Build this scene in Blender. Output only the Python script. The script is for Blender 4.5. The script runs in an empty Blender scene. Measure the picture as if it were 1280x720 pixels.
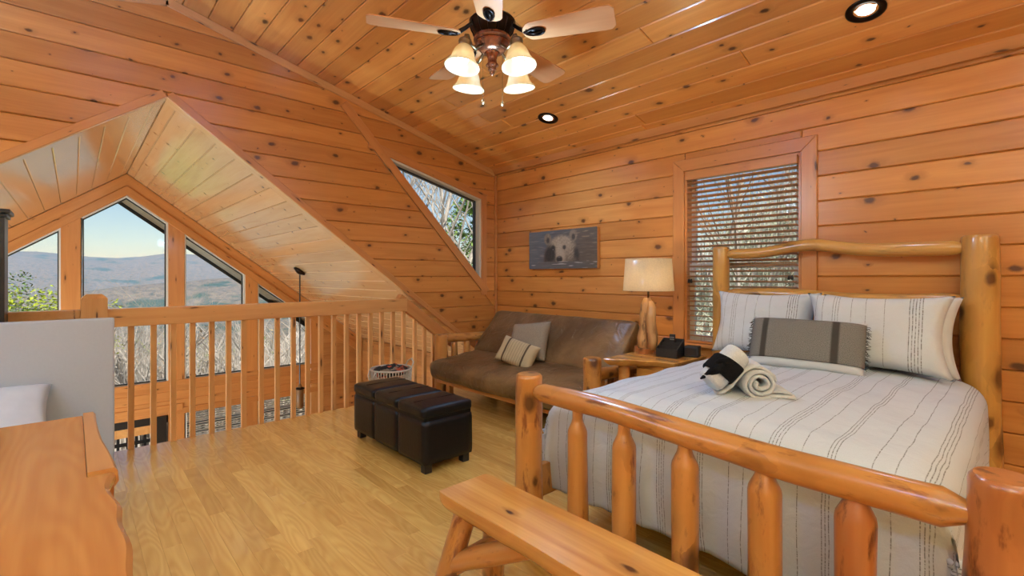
import bpy, bmesh, math, random
from mathutils import Vector, Matrix, noise as mnoise
V = Vector
PI = math.pi
scene = bpy.context.scene
COL = scene.collection
# ------------------------------------------------------------------ camera
EYE = 1.32
cam_d = bpy.data.cameras.new('camera'); cam = bpy.data.objects.new('camera', cam_d); COL.objects.link(cam)
cam.location = (0, 0, EYE); cam.rotation_euler = (PI/2, 0, 0.823924)
cam_d.sensor_width = 36; cam_d.lens = 592.62/1280*36; cam_d.shift_y = -13.7/1280; cam_d.clip_start = .02; cam_d.clip_end = 20000
scene.camera = cam
# ------------------------------------------------------------------ sky, sun, exposure
vs = scene.view_settings
vs.view_transform = 'Standard'; vs.look = 'None'; vs.gamma = 1; vs.use_curve_mapping = False; vs.exposure = 0.0
cy = scene.cycles
cy.use_denoising = True
cy.max_bounces = 7; cy.diffuse_bounces = 4; cy.glossy_bounces = 3; cy.transmission_bounces = 5; cy.transparent_max_bounces = 12
cy.sample_clamp_indirect = 6; cy.caustics_reflective = False; cy.caustics_refractive = False
w = bpy.data.worlds.new('sky'); scene.world = w; w.use_nodes = True
nt = w.node_tree; bg = nt.nodes['Background']
sky = nt.nodes.new('ShaderNodeTexSky'); sky.sky_type = 'NISHITA'; sky.sun_disc = False
sky.sun_elevation = math.radians(42); sky.sun_rotation = math.radians(115); sky.altitude = 400; sky.air_density = 1.0; sky.dust_density = .3; sky.ozone_density = 1.5
nt.links.new(sky.outputs[0], bg.inputs[0]); bg.inputs[1].default_value = 0.112
sun_d = bpy.data.lights.new('sun', 'SUN'); sun_d.energy = 7.0; sun_d.angle = .01; sun_d.color = (1, .93, .82)
sun = bpy.data.objects.new('sun', sun_d); COL.objects.link(sun)
sun.rotation_euler = V((-.62, .38, -.68)).to_track_quat('-Z', 'Y').to_euler()
LAMP_GAIN = 1.06

def area_light(name, loc, direction, sx, sy, energy, color=(1, 1, 1), portal=False):
    d = bpy.data.lights.new(name, 'AREA'); d.shape = 'RECTANGLE'; d.size = sx; d.size_y = sy; d.energy = energy; d.color = color
    if portal: d.cycles.is_portal = True
    o = bpy.data.objects.new(name, d); COL.objects.link(o); o.location = loc
    o.rotation_euler = V(direction).to_track_quat('-Z', 'Y').to_euler()
    return o
area_light('gable_portal', (-8.62, .55, .9), (1, 0, 0), 4.2, 3.4, 1, portal=True)
area_light('side_window_portal', (-1.6, 4.25, 1.45), (0, -1, 0), 1.0, 1.7, 1, portal=True)
area_light('slant_window_portal', (-4.85, 3.05, 1.9), (1, 0, 0), 1.6, 1.6, 1, portal=True)

# ------------------------------------------------------------------ helpers
def wm(o):
    if o.parent is None: return o.matrix_basis.copy()
    return wm(o.parent) @ o.matrix_parent_inverse @ o.matrix_basis
def setparent(o, p):
    if p is not None:
        o.parent = p; o.matrix_parent_inverse = wm(p).inverted()
def tag(o, label=None, cat=None, group=None, kind=None):
    if label: o['label'] = label
    if cat: o['category'] = cat
    if group: o['group'] = group
    if kind: o['kind'] = kind
    return o
def thing(name, label, cat, loc=(0, 0, 0), group=None):
    o = bpy.data.objects.new(name, None); COL.objects.link(o); o.location = loc; o.empty_display_size = .1
    return tag(o, label, cat, group)
def link(name, me, parent=None, mat=None, M=None):
    o = bpy.data.objects.new(name, me); COL.objects.link(o)
    if mat is not None:
        if len(me.materials) == 0: me.materials.append(mat)
    if M is not None: o.matrix_basis = M
    setparent(o, parent)
    return o

class MB:
    def __init__(s): s.v = []; s.f = []; s.uv = None; s.mi = []
    def add(s, vs_, fs, mi=0):
        b = len(s.v); s.v += [tuple(p) for p in vs_]; s.f += [tuple(i+b for i in f) for f in fs]; s.mi += [mi]*len(fs); return b
    def box(s, lo, hi, mi=0):
        x0, y0, z0 = lo; x1, y1, z1 = hi
        s.add([(x0,y0,z0),(x1,y0,z0),(x1,y1,z0),(x0,y1,z0),(x0,y0,z1),(x1,y0,z1),(x1,y1,z1),(x0,y1,z1)],
              [(0,3,2,1),(4,5,6,7),(0,1,5,4),(1,2,6,5),(2,3,7,6),(3,0,4,7)], mi); return s
    def cbox(s, lo, hi, c=.004, mi=0):   # box with chamfered edges
        bm = bmesh.new(); bmesh.ops.create_cube(bm, size=1)
        for v in bm.verts:
            v.co = V([(lo[i]+hi[i])/2 + v.co[i]*(hi[i]-lo[i]) for i in range(3)])
        bmesh.ops.bevel(bm, geom=list(bm.edges), offset=c, segments=2, affect='EDGES', profile=.6)
        bm.verts.index_update()
        s.add([v.co[:] for v in bm.verts], [[v.index for v in f.verts] for f in bm.faces], mi); bm.free(); return s
    def tube(s, pts, radii, n=8, caps=True, mi=0, closed=False):
        pts = [V(p) for p in pts]
        if not hasattr(radii, '__len__'): radii = [radii]*len(pts)
        t0 = (pts[1]-pts[0]).normalized(); a = t0.orthogonal().normalized(); rings = []; L = len(pts)
        for i, p in enumerate(pts):
            if closed: t = (pts[(i+1) % L]-pts[i-1])
            else: t = (pts[min(i+1, L-1)]-pts[max(i-1, 0)])
            t = t.normalized() if t.length > 1e-9 else t0
            a = (a - t*a.dot(t)); a = a.normalized() if a.length > 1e-6 else t.orthogonal().normalized()
            b = t.cross(a)
            rings.append([p + (a*math.cos(2*PI*k/n)+b*math.sin(2*PI*k/n))*radii[i] for k in range(n)])
        base = s.add([q for r in rings for q in r], [], mi); fs = []
        R = L if closed else L-1
        for i in range(R):
            j = (i+1) % L
            for k in range(n):
                fs.append((base+i*n+k, base+i*n+(k+1) % n, base+j*n+(k+1) % n, base+j*n+k))
        if caps and not closed:
            fs.append(tuple(base+k for k in reversed(range(n)))); fs.append(tuple(base+(L-1)*n+k for k in range(n)))
        s.f += fs; s.mi += [mi]*len(fs); return s
    def lathe(s, prof, c=(0, 0, 0), n=24, mi=0, close=False):
        c = V(c); m = len(prof); base = s.add([(c.x+r*math.cos(2*PI*k/n), c.y+r*math.sin(2*PI*k/n), c.z+z) for r, z in prof for k in range(n)], [], mi)
        fs = []
        for i in range(m-1):
            for k in range(n):
                fs.append((base+i*n+k, base+i*n+(k+1) % n, base+(i+1)*n+(k+1) % n, base+(i+1)*n+k))
        if close:
            fs.append(tuple(base+k for k in reversed(range(n)))); fs.append(tuple(base+(m-1)*n+k for k in range(n)))
        s.f += fs; s.mi += [mi]*len(fs); return s
    def prism(s, poly, z0, z1, mi=0):    # poly ccw in xy
        n = len(poly)
        s.add([(x, y, z0) for x, y in poly]+[(x, y, z1) for x, y in poly],
              [tuple(reversed(range(n))), tuple(range(n, 2*n))]+[(i, (i+1) % n, n+(i+1) % n, n+i) for i in range(n)], mi); return s
    def mesh(s, name, smooth=False, mats=None):
        me = bpy.data.meshes.new(name); me.from_pydata(s.v, [], s.f)
        if smooth: me.polygons.foreach_set('use_smooth', [True]*len(me.polygons))
        if mats:
            for m in mats: me.materials.append(m)
            me.polygons.foreach_set('material_index', s.mi)
        me.update(); return me
    def build(s, name, mat=None, parent=None, smooth=False, mats=None, M=None, autosmooth=False):
        me = s.mesh(name, smooth, mats)
        if autosmooth:
            me.polygons.foreach_set('use_smooth', [True]*len(me.polygons)); me.set_sharp_from_angle(angle=math.radians(38))
        return link(name, me, parent, mat, M)

def frame(o, x, y, z):   # matrix with columns x,y,z and origin o
    x, y, z, o = V(x), V(y), V(z), V(o)
    return Matrix(((x.x, y.x, z.x, o.x), (x.y, y.y, z.y, o.y), (x.z, y.z, z.z, o.z), (0, 0, 0, 1)))
def clip(poly, a, b, c):
    out = []; n = len(poly)
    for i in range(n):
        p, q = poly[i], poly[(i+1) % n]; dp = a*p[0]+b*p[1]+c; dq = a*q[0]+b*q[1]+c
        if dp >= 0: out.append(p)
        if (dp >= 0) != (dq >= 0):
            t = dp/(dp-dq); out.append((p[0]+t*(q[0]-p[0]), p[1]+t*(q[1]-p[1])))
    res = []
    for p in out:
        if not res or math.hypot(p[0]-res[-1][0], p[1]-res[-1][1]) > 1e-5: res.append(p)
    if len(res) > 1 and math.hypot(res[0][0]-res[-1][0], res[0][1]-res[-1][1]) < 1e-5: res.pop()
    return res
def area(p): return .5*sum(p[i][0]*p[(i+1) % len(p)][1]-p[(i+1) % len(p)][0]*p[i][1] for i in range(len(p)))
def inset(poly, e):
    out = list(poly); n = len(poly)
    for i in range(n):
        p, q = poly[i], poly[(i+1) % n]; dx, dy = q[0]-p[0], q[1]-p[1]; l = math.hypot(dx, dy)
        if l < 1e-6: continue
        a, b = -dy/l, dx/l; out = clip(out, a, b, -(a*p[0]+b*p[1])-e)
        if len(out) < 3: return None
    return out
def convex_prism(poly, ch, t, wob=0):
    """ccw polygon, front at z=0 with a chamfer of ch, back at -t"""
    mb = MB(); n = len(poly); ins = inset(poly, ch) if ch > 0 else None
    if ins is None or len(ins) != n:
        return mb.prism(poly, -t, -ch*.5)
    # match start vertex
    j = min(range(n), key=lambda k: math.hypot(ins[k][0]-poly[0][0], ins[k][1]-poly[0][1]))
    ins = ins[j:]+ins[:j]
    vs_ = [(x, y, 0) for x, y in ins]+[(x, y, -ch) for x, y in poly]+[(x, y, -t) for x, y in poly]
    fs = [tuple(range(n)), tuple(reversed(range(2*n, 3*n)))]
    for i in range(n):
        k = (i+1) % n
        fs += [(i, n+i, n+k, k), (n+i, 2*n+i, 2*n+k, n+k)]
    mb.add(vs_, fs); return mb
RB = random.Random(11)
def plank(name, poly, F, mat, parent, ch=.007, t=.02, gap=0.0):
    """poly in the plane of frame F (x along grain); object's own axes: x = grain"""
    if len(poly) < 3: return
    if area(poly) < 0: poly = poly[::-1]
    if area(poly) < 2e-4: return
    cx = sum(p[0] for p in poly)/len(poly); cyy = sum(p[1] for p in poly)/len(poly)
    if gap > 0:
        q = inset(poly, gap)
        if q and len(q) == len(poly): poly = q
    mb = convex_prism([(x-cx, y-cyy) for x, y in poly], ch, t)
    return mb.build(name, mat, parent, M=F @ Matrix.Translation((cx, cyy, 0)))
def board_on(name, p0, p1, wdt, t, n, mat, parent, ch=.004, side=0, e0=0., e1=0., off=0.):
    """straight trim board from p0 to p1 (world), width centred (side=0) or to one side, front along n; e0,e1 = mitre offsets"""
    p0, p1, n = V(p0), V(p1), V(n).normalized(); x = (p1-p0); L = x.length; x.normalize(); y = n.cross(x).normalized()
    a = -wdt/2+side*wdt/2; b = a+wdt
    poly = [(0, a), (L, a), (L+e1, b), (-e0, b)] if side >= 0 else [(-e0, a), (L+e1, a), (L, b), (0, b)]
    F = frame(p0+n*off, x, y, n)
    return plank(name, poly, F, mat, parent, ch, t)

# ------------------------------------------------------------------ materials
def newmat(name):
    m = bpy.data.materials.new(name); m.use_nodes = True; n = m.node_tree
    return m, n, n.nodes['Principled BSDF']
class NB:
    def __init__(s, tree): s.t = tree
    def n(s, typ, ins=None, **kw):
        nd = s.t.nodes.new(typ)
        for k, v in kw.items(): setattr(nd, k, v)
        for k, v in (ins or {}).items():
            sock = nd.inputs[k]
            if isinstance(v, bpy.types.NodeSocket): s.t.links.new(v, sock)
            else: sock.default_value = v
        return nd
    def math(s, op, a, b=None, c=None, clamp=False):
        d = {0: a}
        if b is not None: d[1] = b
        if c is not None: d[2] = c
        return s.n('ShaderNodeMath', d, operation=op, use_clamp=clamp).outputs[0]
    def mix(s, f, a, b, blend='MIX'):
        nd = s.n('ShaderNodeMix', {0: f, 6: a, 7: b}, data_type='RGBA', blend_type=blend); return nd.outputs[2]
    def ramp(s, f, stops):
        nd = s.n('ShaderNodeValToRGB', {0: f}); cr = nd.color_ramp
        while len(cr.elements) > 1: cr.elements.remove(cr.elements[-1])
        cr.elements[0].position = stops[0][0]; cr.elements[0].color = stops[0][1]
        for p, c in stops[1:]:
            e = cr.elements.new(p); e.color = c
        return nd.outputs[0]
def c4(c): return (c[0], c[1], c[2], 1)
def srgb(r, g, b):
    f = lambda u: (u/255/12.92 if u/255 <= .04045 else ((u/255+.055)/1.055)**2.4)
    return (f(r), f(g), f(b))
def mul(c, k): return tuple(min(1, x*k) for x in c)
def wood(name, light, dark, knotc=(.07, .022, .008), axis='X', rough=.32, coat=.35, coat_rough=.12, knots=1.0, grain=1.0, tone=.18,
         kscale=(3.4, 5.4), ksize=.135, bump=.12, vdim='2D', patches=0.0, patchc=(.16, .05, .015), cathedral=0.0, coat_ior=1.5):
    m, tr, bs = newmat(name); b = NB(tr)
    tc = b.n('ShaderNodeTexCoord').outputs['Object']
    oi = b.n('ShaderNodeObjectInfo').outputs['Random']
    rot = {'X': (0, 0, 0), 'Z': (0, PI/2, 0), 'Y': (0, 0, -PI/2)}[axis]
    v = b.n('ShaderNodeMapping', {'Vector': tc, 'Rotation': rot}).outputs[0]
    off = b.n('ShaderNodeCombineXYZ', {0: b.math('MULTIPLY', oi, 171.0), 1: b.math('MULTIPLY', oi, 57.3), 2: b.math('MULTIPLY', oi, 23.1)}).outputs[0]
    v = b.n('ShaderNodeVectorMath', {0: v, 1: off}, operation='ADD').outputs[0]
    # knots
    kv = b.n('ShaderNodeMapping', {'Vector': v, 'Scale': (kscale[0], kscale[1], kscale[1])}).outputs[0]
    wob = b.n('ShaderNodeTexNoise', {'Vector': kv, 'Scale': 5.0, 'Detail': 2.0}).outputs['Color']
    kv2 = b.n('ShaderNodeVectorMath', {0: b.n('ShaderNodeVectorMath', {0: wob, 1: (-.5, -.5, -.5)}, operation='ADD').outputs[0], 1: (.12, .12, .12), 2: kv}, operation='MULTIPLY_ADD').outputs[0]
    vo = b.n('ShaderNodeTexVoronoi', {'Vector': kv2, 'Scale': 1.0, 'Randomness': 1.0}, feature='F1', voronoi_dimensions=vdim)
    cellr = b.n('ShaderNodeSeparateColor', {0: vo.outputs['Color']}).outputs
    size = b.math('MULTIPLY', b.math('POWER', cellr[0], 2.3), ksize*knots)
    size = b.math('ADD', size, .010 if knots > 0 else -1)
    kd = b.math('DIVIDE', vo.outputs['Distance'], b.math('MAXIMUM', size, .001))
    kmask = b.n('ShaderNodeMapRange', {0: kd, 1: .55, 2: 1.15, 3: 1.0, 4: 0.0}).outputs[0]
    khalo = b.n('ShaderNodeMapRange', {0: kd, 1: .9, 2: 3.2, 3: 1.0, 4: 0.0}, interpolation_type='SMOOTHSTEP').outputs[0]
    # grain distorted near knots
    gv = b.n('ShaderNodeMapping', {'Vector': v, 'Scale': (.8, 9, 9)}).outputs[0]
    gd = b.n('ShaderNodeCombineXYZ', {1: b.math('MULTIPLY', khalo, .5)}).outputs[0]
    gv = b.n('ShaderNodeVectorMath', {0: gv, 1: gd}, operation='ADD').outputs[0]
    n1 = b.n('ShaderNodeTexNoise', {'Vector': gv, 'Scale': 1.6, 'Detail': 4.0, 'Distortion': .7}).outputs[0]
    n2 = b.n('ShaderNodeTexNoise', {'Vector': b.n('ShaderNodeMapping', {'Vector': v, 'Scale': (2.2, 75, 75)}).outputs[0], 'Scale': 1.0, 'Detail': 3.0}).outputs[0]
    g = b.math('ADD', b.math('MULTIPLY', n1, .75), b.math('MULTIPLY', n2, .25))
    if cathedral > 0:
        wv = b.n('ShaderNodeTexNoise', {'Vector': b.n('ShaderNodeMapping', {'Vector': v, 'Scale': (1.1, 5.5, 5.5)}).outputs[0], 'Scale': 1.0, 'Detail': 1.5}).outputs[0]
        rings = b.math('SINE', b.math('MULTIPLY', wv, 105.0))
        rings = b.math('MULTIPLY_ADD', rings, .5*cathedral, 0.0)
        g = b.math('ADD', g, b.math('MULTIPLY', rings, .35))
    gg = b.n('ShaderNodeMapRange', {0: g, 1: .5-.22/max(grain, .1), 2: .5+.22/max(grain, .1)}).outputs[0]
    col = b.mix(gg, c4(dark), c4(light))
    tv = b.math('MULTIPLY_ADD', b.math('FRACT', b.math('MULTIPLY', oi, 7.77)), tone*2, 1-tone)
    col = b.mix(1.0, col, b.n('ShaderNodeCombineXYZ', {0: tv, 1: b.math('POWER', tv, 1.25), 2: b.math('POWER', tv, 1.5)}).outputs[0], 'MULTIPLY')
    if knots > 0:
        col = b.mix(b.math('MULTIPLY', khalo, .35), col, c4(mul(dark, .55)))
        col = b.mix(b.math('MULTIPLY', kmask, .9), col, c4(knotc))
    if patches > 0:
        pv = b.n('ShaderNodeMapping', {'Vector': v, 'Scale': (3.5, 14, 14)}).outputs[0]
        pn = b.n('ShaderNodeTexNoise', {'Vector': pv, 'Scale': 1.3, 'Detail': 5.0, 'Roughness': .65}).outputs[0]
        pm = b.n('ShaderNodeMapRange', {0: pn, 1: .56, 2: .66, 3: 0.0, 4: patches}).outputs[0]
        col = b.mix(pm, col, c4(patchc))
    tr.links.new(col, bs.inputs['Base Color'])
    bs.inputs['Roughness'].default_value = rough
    bs.inputs['Coat Weight'].default_value = coat; bs.inputs['Coat Roughness'].default_value = coat_rough; bs.inputs['Coat IOR'].default_value = coat_ior
    if bump > 0:
        bp = b.n('ShaderNodeBump', {'Height': g, 'Strength': bump, 'Distance': .004})
        tr.links.new(bp.outputs[0], bs.inputs['Normal'])
        if cathedral > 0: tr.links.new(bp.outputs[0], bs.inputs['Coat Normal'])
    return m
def plain(name, col, rough=.5, metal=0, noise_amt=0.0, nscale=30, bump=0.0, spec=.5, sheen=0, coat=0, tex='Object', stretch=(1, 1, 1), col2=None):
    m, tr, bs = newmat(name); b = NB(tr)
    bs.inputs['Roughness'].default_value = rough; bs.inputs['Metallic'].default_value = metal
    bs.inputs['Specular IOR Level'].default_value = spec; bs.inputs['Sheen Weight'].default_value = sheen; bs.inputs['Coat Weight'].default_value = coat
    tc = b.n('ShaderNodeTexCoord').outputs[tex]
    n = b.n('ShaderNodeTexNoise', {'Vector': b.n('ShaderNodeMapping', {'Vector': tc, 'Scale': stretch}).outputs[0], 'Scale': nscale, 'Detail': 4.0}).outputs[0]
    if col2 is None: col2 = mul(col, 1-noise_amt)
    nn = b.n('ShaderNodeMapRange', {0: n, 1: .35, 2: .65}).outputs[0]
    tr.links.new(b.mix(nn, c4(col), c4(col2)), bs.inputs['Base Color'])
    if bump > 0:
        bp = b.n('ShaderNodeBump', {'Height': n, 'Strength': bump, 'Distance': .01}); tr.links.new(bp.outputs[0], bs.inputs['Normal'])
    return m

PINE = wood('knotty_pine_board', (.69, .305, .078), (.53, .19, .041), tone=.15, rough=.34, coat=.3, coat_rough=.18)
PINE_C = wood('knotty_pine_ceiling', (.82, .385, .095), (.66, .255, .054), tone=.16, rough=.30, coat=.6, coat_rough=.12, coat_ior=1.6)
PALE = wood('glare_paled_pine_ceiling', (.80, .54, .28), (.70, .42, .20), tone=.06, rough=.25, coat=1.0, coat_rough=.14, coat_ior=2.0, knots=.5, kscale=(3.5, 4))  # paler than the ochre boards: window reflection is partly put into the base colour
TRIM = wood('pine_trim', (.64, .285, .09), (.53, .205, .06), tone=.08, knots=.6, kscale=(2, 9), coat=.2)
RAIL = wood('pine_rail', (.70, .37, .135), (.57, .255, .08), tone=.1, knots=.7, kscale=(2.2, 12), coat=.25)
OAK = wood('oak_floor', (.76, .475, .132), (.61, .335, .082), tone=.12, knots=0, rough=.26, coat=.7, coat_rough=.10, cathedral=.6, bump=.5, grain=.9, coat_ior=1.6)
LOG = wood('peeled_log', (.62, .29, .075), (.46, .175, .040), axis='Z', vdim='3D', tone=.07, knots=.9, kscale=(6, 9), ksize=.55, rough=.3, coat=.5, coat_rough=.15, patches=.85, patchc=(.17, .045, .014), grain=.8)
LOGD = wood('peeled_log_reddish', (.52, .19, .055), (.36, .115, .034), axis='Z', vdim='3D', tone=.06, knots=.8, kscale=(6, 9), ksize=.55, rough=.3, coat=.5, coat_rough=.15, patches=.9, patchc=(.12, .03, .01), grain=.8)
LOGY = wood('peeled_log_golden', (.66, .37, .10), (.50, .235, .055), axis='Z', vdim='3D', tone=.05, knots=.9, kscale=(5, 8), ksize=.55, rough=.3, coat=.5, coat_rough=.15, patches=.5, patchc=(.30, .16, .055), grain=.9)
SLAB = wood('live_edge_slab', (.70, .36, .09), (.47, .18, .038), tone=.05, knots=.8, kscale=(2.2, 6), ksize=.2, rough=.25, coat=.6, coat_rough=.12, grain=1.1)
SLABR = wood('dresser_slab', (.56, .245, .068), (.42, .15, .036), tone=.05, knots=0, kscale=(2, 4), rough=.25, coat=.5, coat_rough=.15, grain=1.0, cathedral=.3, bump=.05)
LOWER = wood('lower_wall_pine', (.55, .26, .085), (.40, .16, .048), tone=.15, knots=.8, rough=.4, coat=.1)
WHITEP = plain('white_paint', (.72, .72, .70), .5)
CREAM = plain('cream_vinyl_jamb', (.70, .66, .55), .4)
BLACKM = plain('black_metal', (.012, .012, .012), .4)
DARKFR = plain('dark_sash', (.03, .03, .028), .45)

def glass_mat():
    m, tr, bs = newmat('window_glass'); b = NB(tr); out = tr.nodes['Material Output']
    tp = b.n('ShaderNodeBsdfTransparent', {0: (.97, .98, .98, 1)}); gl = b.n('ShaderNodeBsdfGlossy', {'Roughness': .02})
    fr = b.n('ShaderNodeFresnel', {'IOR': 1.18}).outputs[0]
    mx = b.n('ShaderNodeMixShader', {0: fr, 1: tp.outputs[0], 2: gl.outputs[0]})
    tr.links.new(mx.outputs[0], out.inputs[0]); return m
GLASS = glass_mat()
SOFFIT = wood('soffit_boards', (.88, .76, .58), (.82, .68, .50), tone=.06, knots=.3, coat=0, rough=.6)

# ------------------------------------------------------------------ setting: geometry constants
XL, YB = -4.65, 4.02          # loft's left wall plane, back wall plane
XG = -8.5                     # gable window wall
YR = .55                      # ridge of both roofs
XR_, YF = 2.4, -3.2
SL = .251; ZC = 2.682         # loft ceiling slope, height at the back wall
ZR = ZC+SL*(YB-YR)
RZ = 2.765; RS = .75          # great room roof
ZF = -2.65                    # lower floor
P = .184
GR_Y0 = 2*YR-YB
def backing(name, polys, F, t0, t1, parent=None, mat=PINE, label=None):
    mb = MB()
    for p in polys:
        if len(p) < 3: continue
        if area(p) < 0: p = p[::-1]
        mb.prism(p, -t1, -t0)
    o = mb.build(name, mat, parent, M=F); o['kind'] = 'structure'
    return o
FL = frame((XL, 0, 0), (0, 1, 0), (0, 0, 1), (1, 0, 0))
FB = frame((0, YB, 0), (1, 0, 0), (0, 0, 1), (0, -1, 0))
FG = frame((XG, 0, 0), (0, 1, 0), (0, 0, 1), (1, 0, 0))
T0, T1 = .02, .14
# --- left wall (wraps the great-room opening and the slanted window)
def ceil_clips(p):
    p = clip(p, -SL, -1, ZC+SL*YB); return clip(p, SL, -1, ZR-SL*YR)
WD = (2.33, 2.652, 1.035)     # diagonal of slanted window: z = 2.652-1.035*(y-2.33)
WT = (2.33, 2.652, .243); WYR = 3.775
OPEN_UP = RZ+.0
def left_regions(strip):
    out = []
    s = ceil_clips(strip)
    # above / right of the opening
    right = clip(s, 1, 0, -YR); right = clip(right, RS, 1, -(OPEN_UP+RS*YR))
    left = clip(s, -1, 0, YR); left = clip(left, -RS, 1, -(OPEN_UP-RS*YR))
    zmin = min(q[1] for q in strip)
    if zmin >= OPEN_UP-1e-6:
        whole = s
        dl = clip(whole, -WD[2], -1, WD[1]+WD[2]*WD[0]) if False else whole
        base = [whole]
    else:
        base = [right, left]
    for q in base:
        if len(q) < 3: continue
        A = clip(q, -WD[2], -1, WD[1]+WD[2]*WD[0])           # left of / below the diagonal
        Bq = clip(q, WD[2], 1, -(WD[1]+WD[2]*WD[0]))         # right of the diagonal
        Tq = clip(Bq, WT[2], 1, -(WT[1]+WT[2]*WT[0])) if len(Bq) > 2 else []
        Rq = clip(clip(Bq, -WT[2], -1, WT[1]+WT[2]*WT[0]), 1, 0, -WYR) if len(Bq) > 2 else []
        ok = [z for z in (A, Tq, Rq) if len(z) > 2 and abs(area(z)) > 1e-4]
        if len(ok) == 2 and zmin > 2.66: out.append(q)
        else: out += ok
    return out
wall_left = backing('wall_left', [], FL, T0, T1)
allp = []
GZ0 = .957-6*P
for k in range(0, 23):
    z0 = GZ0+k*P; z1 = z0+P
    for q in left_regions([(-3.3, z0), (4.06, z0), (4.06, z1), (-3.3, z1)]):
        allp.append(q)
me_tmp = MB()
for q in allp:
    if area(q) < 0: q = q[::-1]
    me_tmp.prism(q, -T1, -T0)
wall_left.data = me_tmp.mesh('wall_left'); wall_left.data.materials.append(PINE)
for q in allp: plank('plank', q, FL, PINE, wall_left, gap=.0016)
# --- back wall of the loft with window hole
WX0, WX1, WZ0, WZ1 = -2.064, -1.137, .74, 2.262
def back_regions(strip, holes=True):
    L_ = clip(strip, -1, 0, WX0); R_ = clip(strip, 1, 0, -WX1)
    mid = clip(clip(strip, 1, 0, -WX0), -1, 0, WX1)
    lo = clip(mid, 0, -1, WZ0); hi = clip(mid, 0, 1, -WZ1)
    if len(lo) > 2 and len(clip(mid, 0, 1, -WZ0)) < 3: return [strip]
    if len(hi) > 2 and len(clip(mid, 0, -1, WZ1)) < 3: return [strip]
    return [p for p in (L_, R_, lo, hi) if len(p) > 2 and abs(area(p)) > 1e-4]
allp = []
for k in range(0, 16):
    z0 = .957-6*P+k*P; z1 = min(z0+P, ZC+.02)
    if z0 > ZC: break
    allp += back_regions([(XL-.02, z0), (XR_+.1, z0), (XR_+.1, z1), (XL-.02, z1)])
wall_back = backing('wall_back', allp, FB, T0, T1)
for q in allp: plank('plank', q, FB, PINE, wall_back, gap=.0016)
# --- unseen walls closing the loft
def flat(name, lo, hi, mat=PINE, parent=None):
    o = MB().box(lo, hi).build(name, mat, parent); o['kind'] = 'structure'; return o
flat('wall_right', (XR_, YF, -.1), (XR_+.12, YB+.14, 3.8))
flat('wall_front', (XL-.14, YF-.12, -.1), (XR_+.12, YF, 3.8))
# --- loft ceiling, two slopes
cs, sn = math.cos(math.atan(SL)), math.sin(math.atan(SL))
FC1 = frame((0, YB, ZC), (1, 0, 0), (0, -cs, sn), (0, -sn, -cs))
FC2 = frame((0, YR, ZR), (1, 0, 0), (0, -cs, -sn), (0, sn, -cs))
Lc1 = (YB-YR)/cs; Lc2 = (YR-YF)/cs+.1
ceiling = backing('ceiling', [[(XL-.14, -.2), (XR_+.1, -.2), (XR_+.1, Lc1+.05), (XL-.14, Lc1+.05)]], FC1, .02, .16, mat=PINE_C)
c2 = backing('ceiling_far_slope', [[(XL-.14, -.05), (XR_+.1, -.05), (XR_+.1, Lc2), (XL-.14, Lc2)]], FC2, .02, .16, mat=PINE_C)
ph = ((YB-1.366)/cs) % P - P
k = 0
while ph+k*P < Lc1:
    a = max(0, ph+k*P); e = min(Lc1, ph+k*P+P); k += 1
    if e-a < .02: continue
    xs = [XL-.02]; x = XL+RB.uniform(.8, 4)
    while x < XR_-.5: xs.append(x); x += RB.uniform(2.2, 4.4)
    xs.append(XR_)
    for i in range(len(xs)-1):
        plank('plank', [(xs[i], a), (xs[i+1], a), (xs[i+1], e), (xs[i], e)], FC1, PINE_C, ceiling, gap=.0016)
for k in range(int(Lc2/P)):
    if k < 8: plank('plank', [(XL-.02, k*P), (XR_, k*P), (XR_, k*P+P), (XL-.02, k*P+P)], FC2, PINE_C, c2)
# crown strip where ceiling meets the back wall
t = board_on('trim_1', (XL, YB-.055, ZC-.012), (XR_, YB-.055, ZC-.012), .095, .02, (0, -.85, -.52), TRIM, None, .012); t['kind'] = 'structure'
# --- loft floor
FFL = frame((0, 0, 0), (1, 0, 0), (0, 1, 0), (0, 0, 1))
floor = backing('floor', [[(XL, YF), (XR_, YF), (XR_, YB), (XL, YB)]], FFL, .02, .28, mat=OAK)
PF = .0777
r = 0; y = .397-PF*30
while y < YB:
    y1 = y+PF
    if y1 > -1.3:
        xs = [XL]; x = XL+RB.uniform(.25, 1.1)
        while x < -.4: xs.append(x); x += RB.uniform(.45, 1.35)
        xs.append(XR_)
        for i in range(len(xs)-1):
            if xs[i] > -1.2 and y < .2: continue
            plank('plank', [(xs[i], y), (xs[i+1], y), (xs[i+1], min(y1, YB)), (xs[i], min(y1, YB))], FFL, OAK, floor, ch=.0012, t=.02)
    y = y1
flat('floor_behind', (-1.0, YF, -.0199), (XR_, -1.2, -.004), OAK)
tn = MB().cbox((XL-.03, -3.0, -.045), (XL+.004, YB, -.001), .006).build('trim_2', OAK); tn['kind'] = 'structure'
# --- wall below the loft edge and lower floor
flat('wall_lower', (XL-.16, GR_Y0, ZF), (XL-.03, YB, -.28), LOWER)
flat('floor_lower', (XG-.14, GR_Y0-.14, ZF-.12), (XL, YB+.14, ZF), OAK)
flat('wall_lower_side', (XG-.14, GR_Y0-.14, ZF), (XL-.16, GR_Y0, .25), LOWER)
flat('wall_left_below', (XL-.14, YF, ZF), (XL-.03, GR_Y0, 2.3), LOWER)
# side wall of the great room, planked
allp = []
zz = ZF
while zz < .16:
    allp.append([(XG-.14, zz), (XL-.03, zz), (XL-.03, min(zz+P, .16)), (XG-.14, min(zz+P, .16))]); zz += P
wall_side = backing('wall_side', allp, FB, T0, T1, mat=LOWER)
for q in allp:
    if max(p[1] for p in q) > -1.6: plank('plank', q, FB, LOWER, wall_side)
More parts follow.
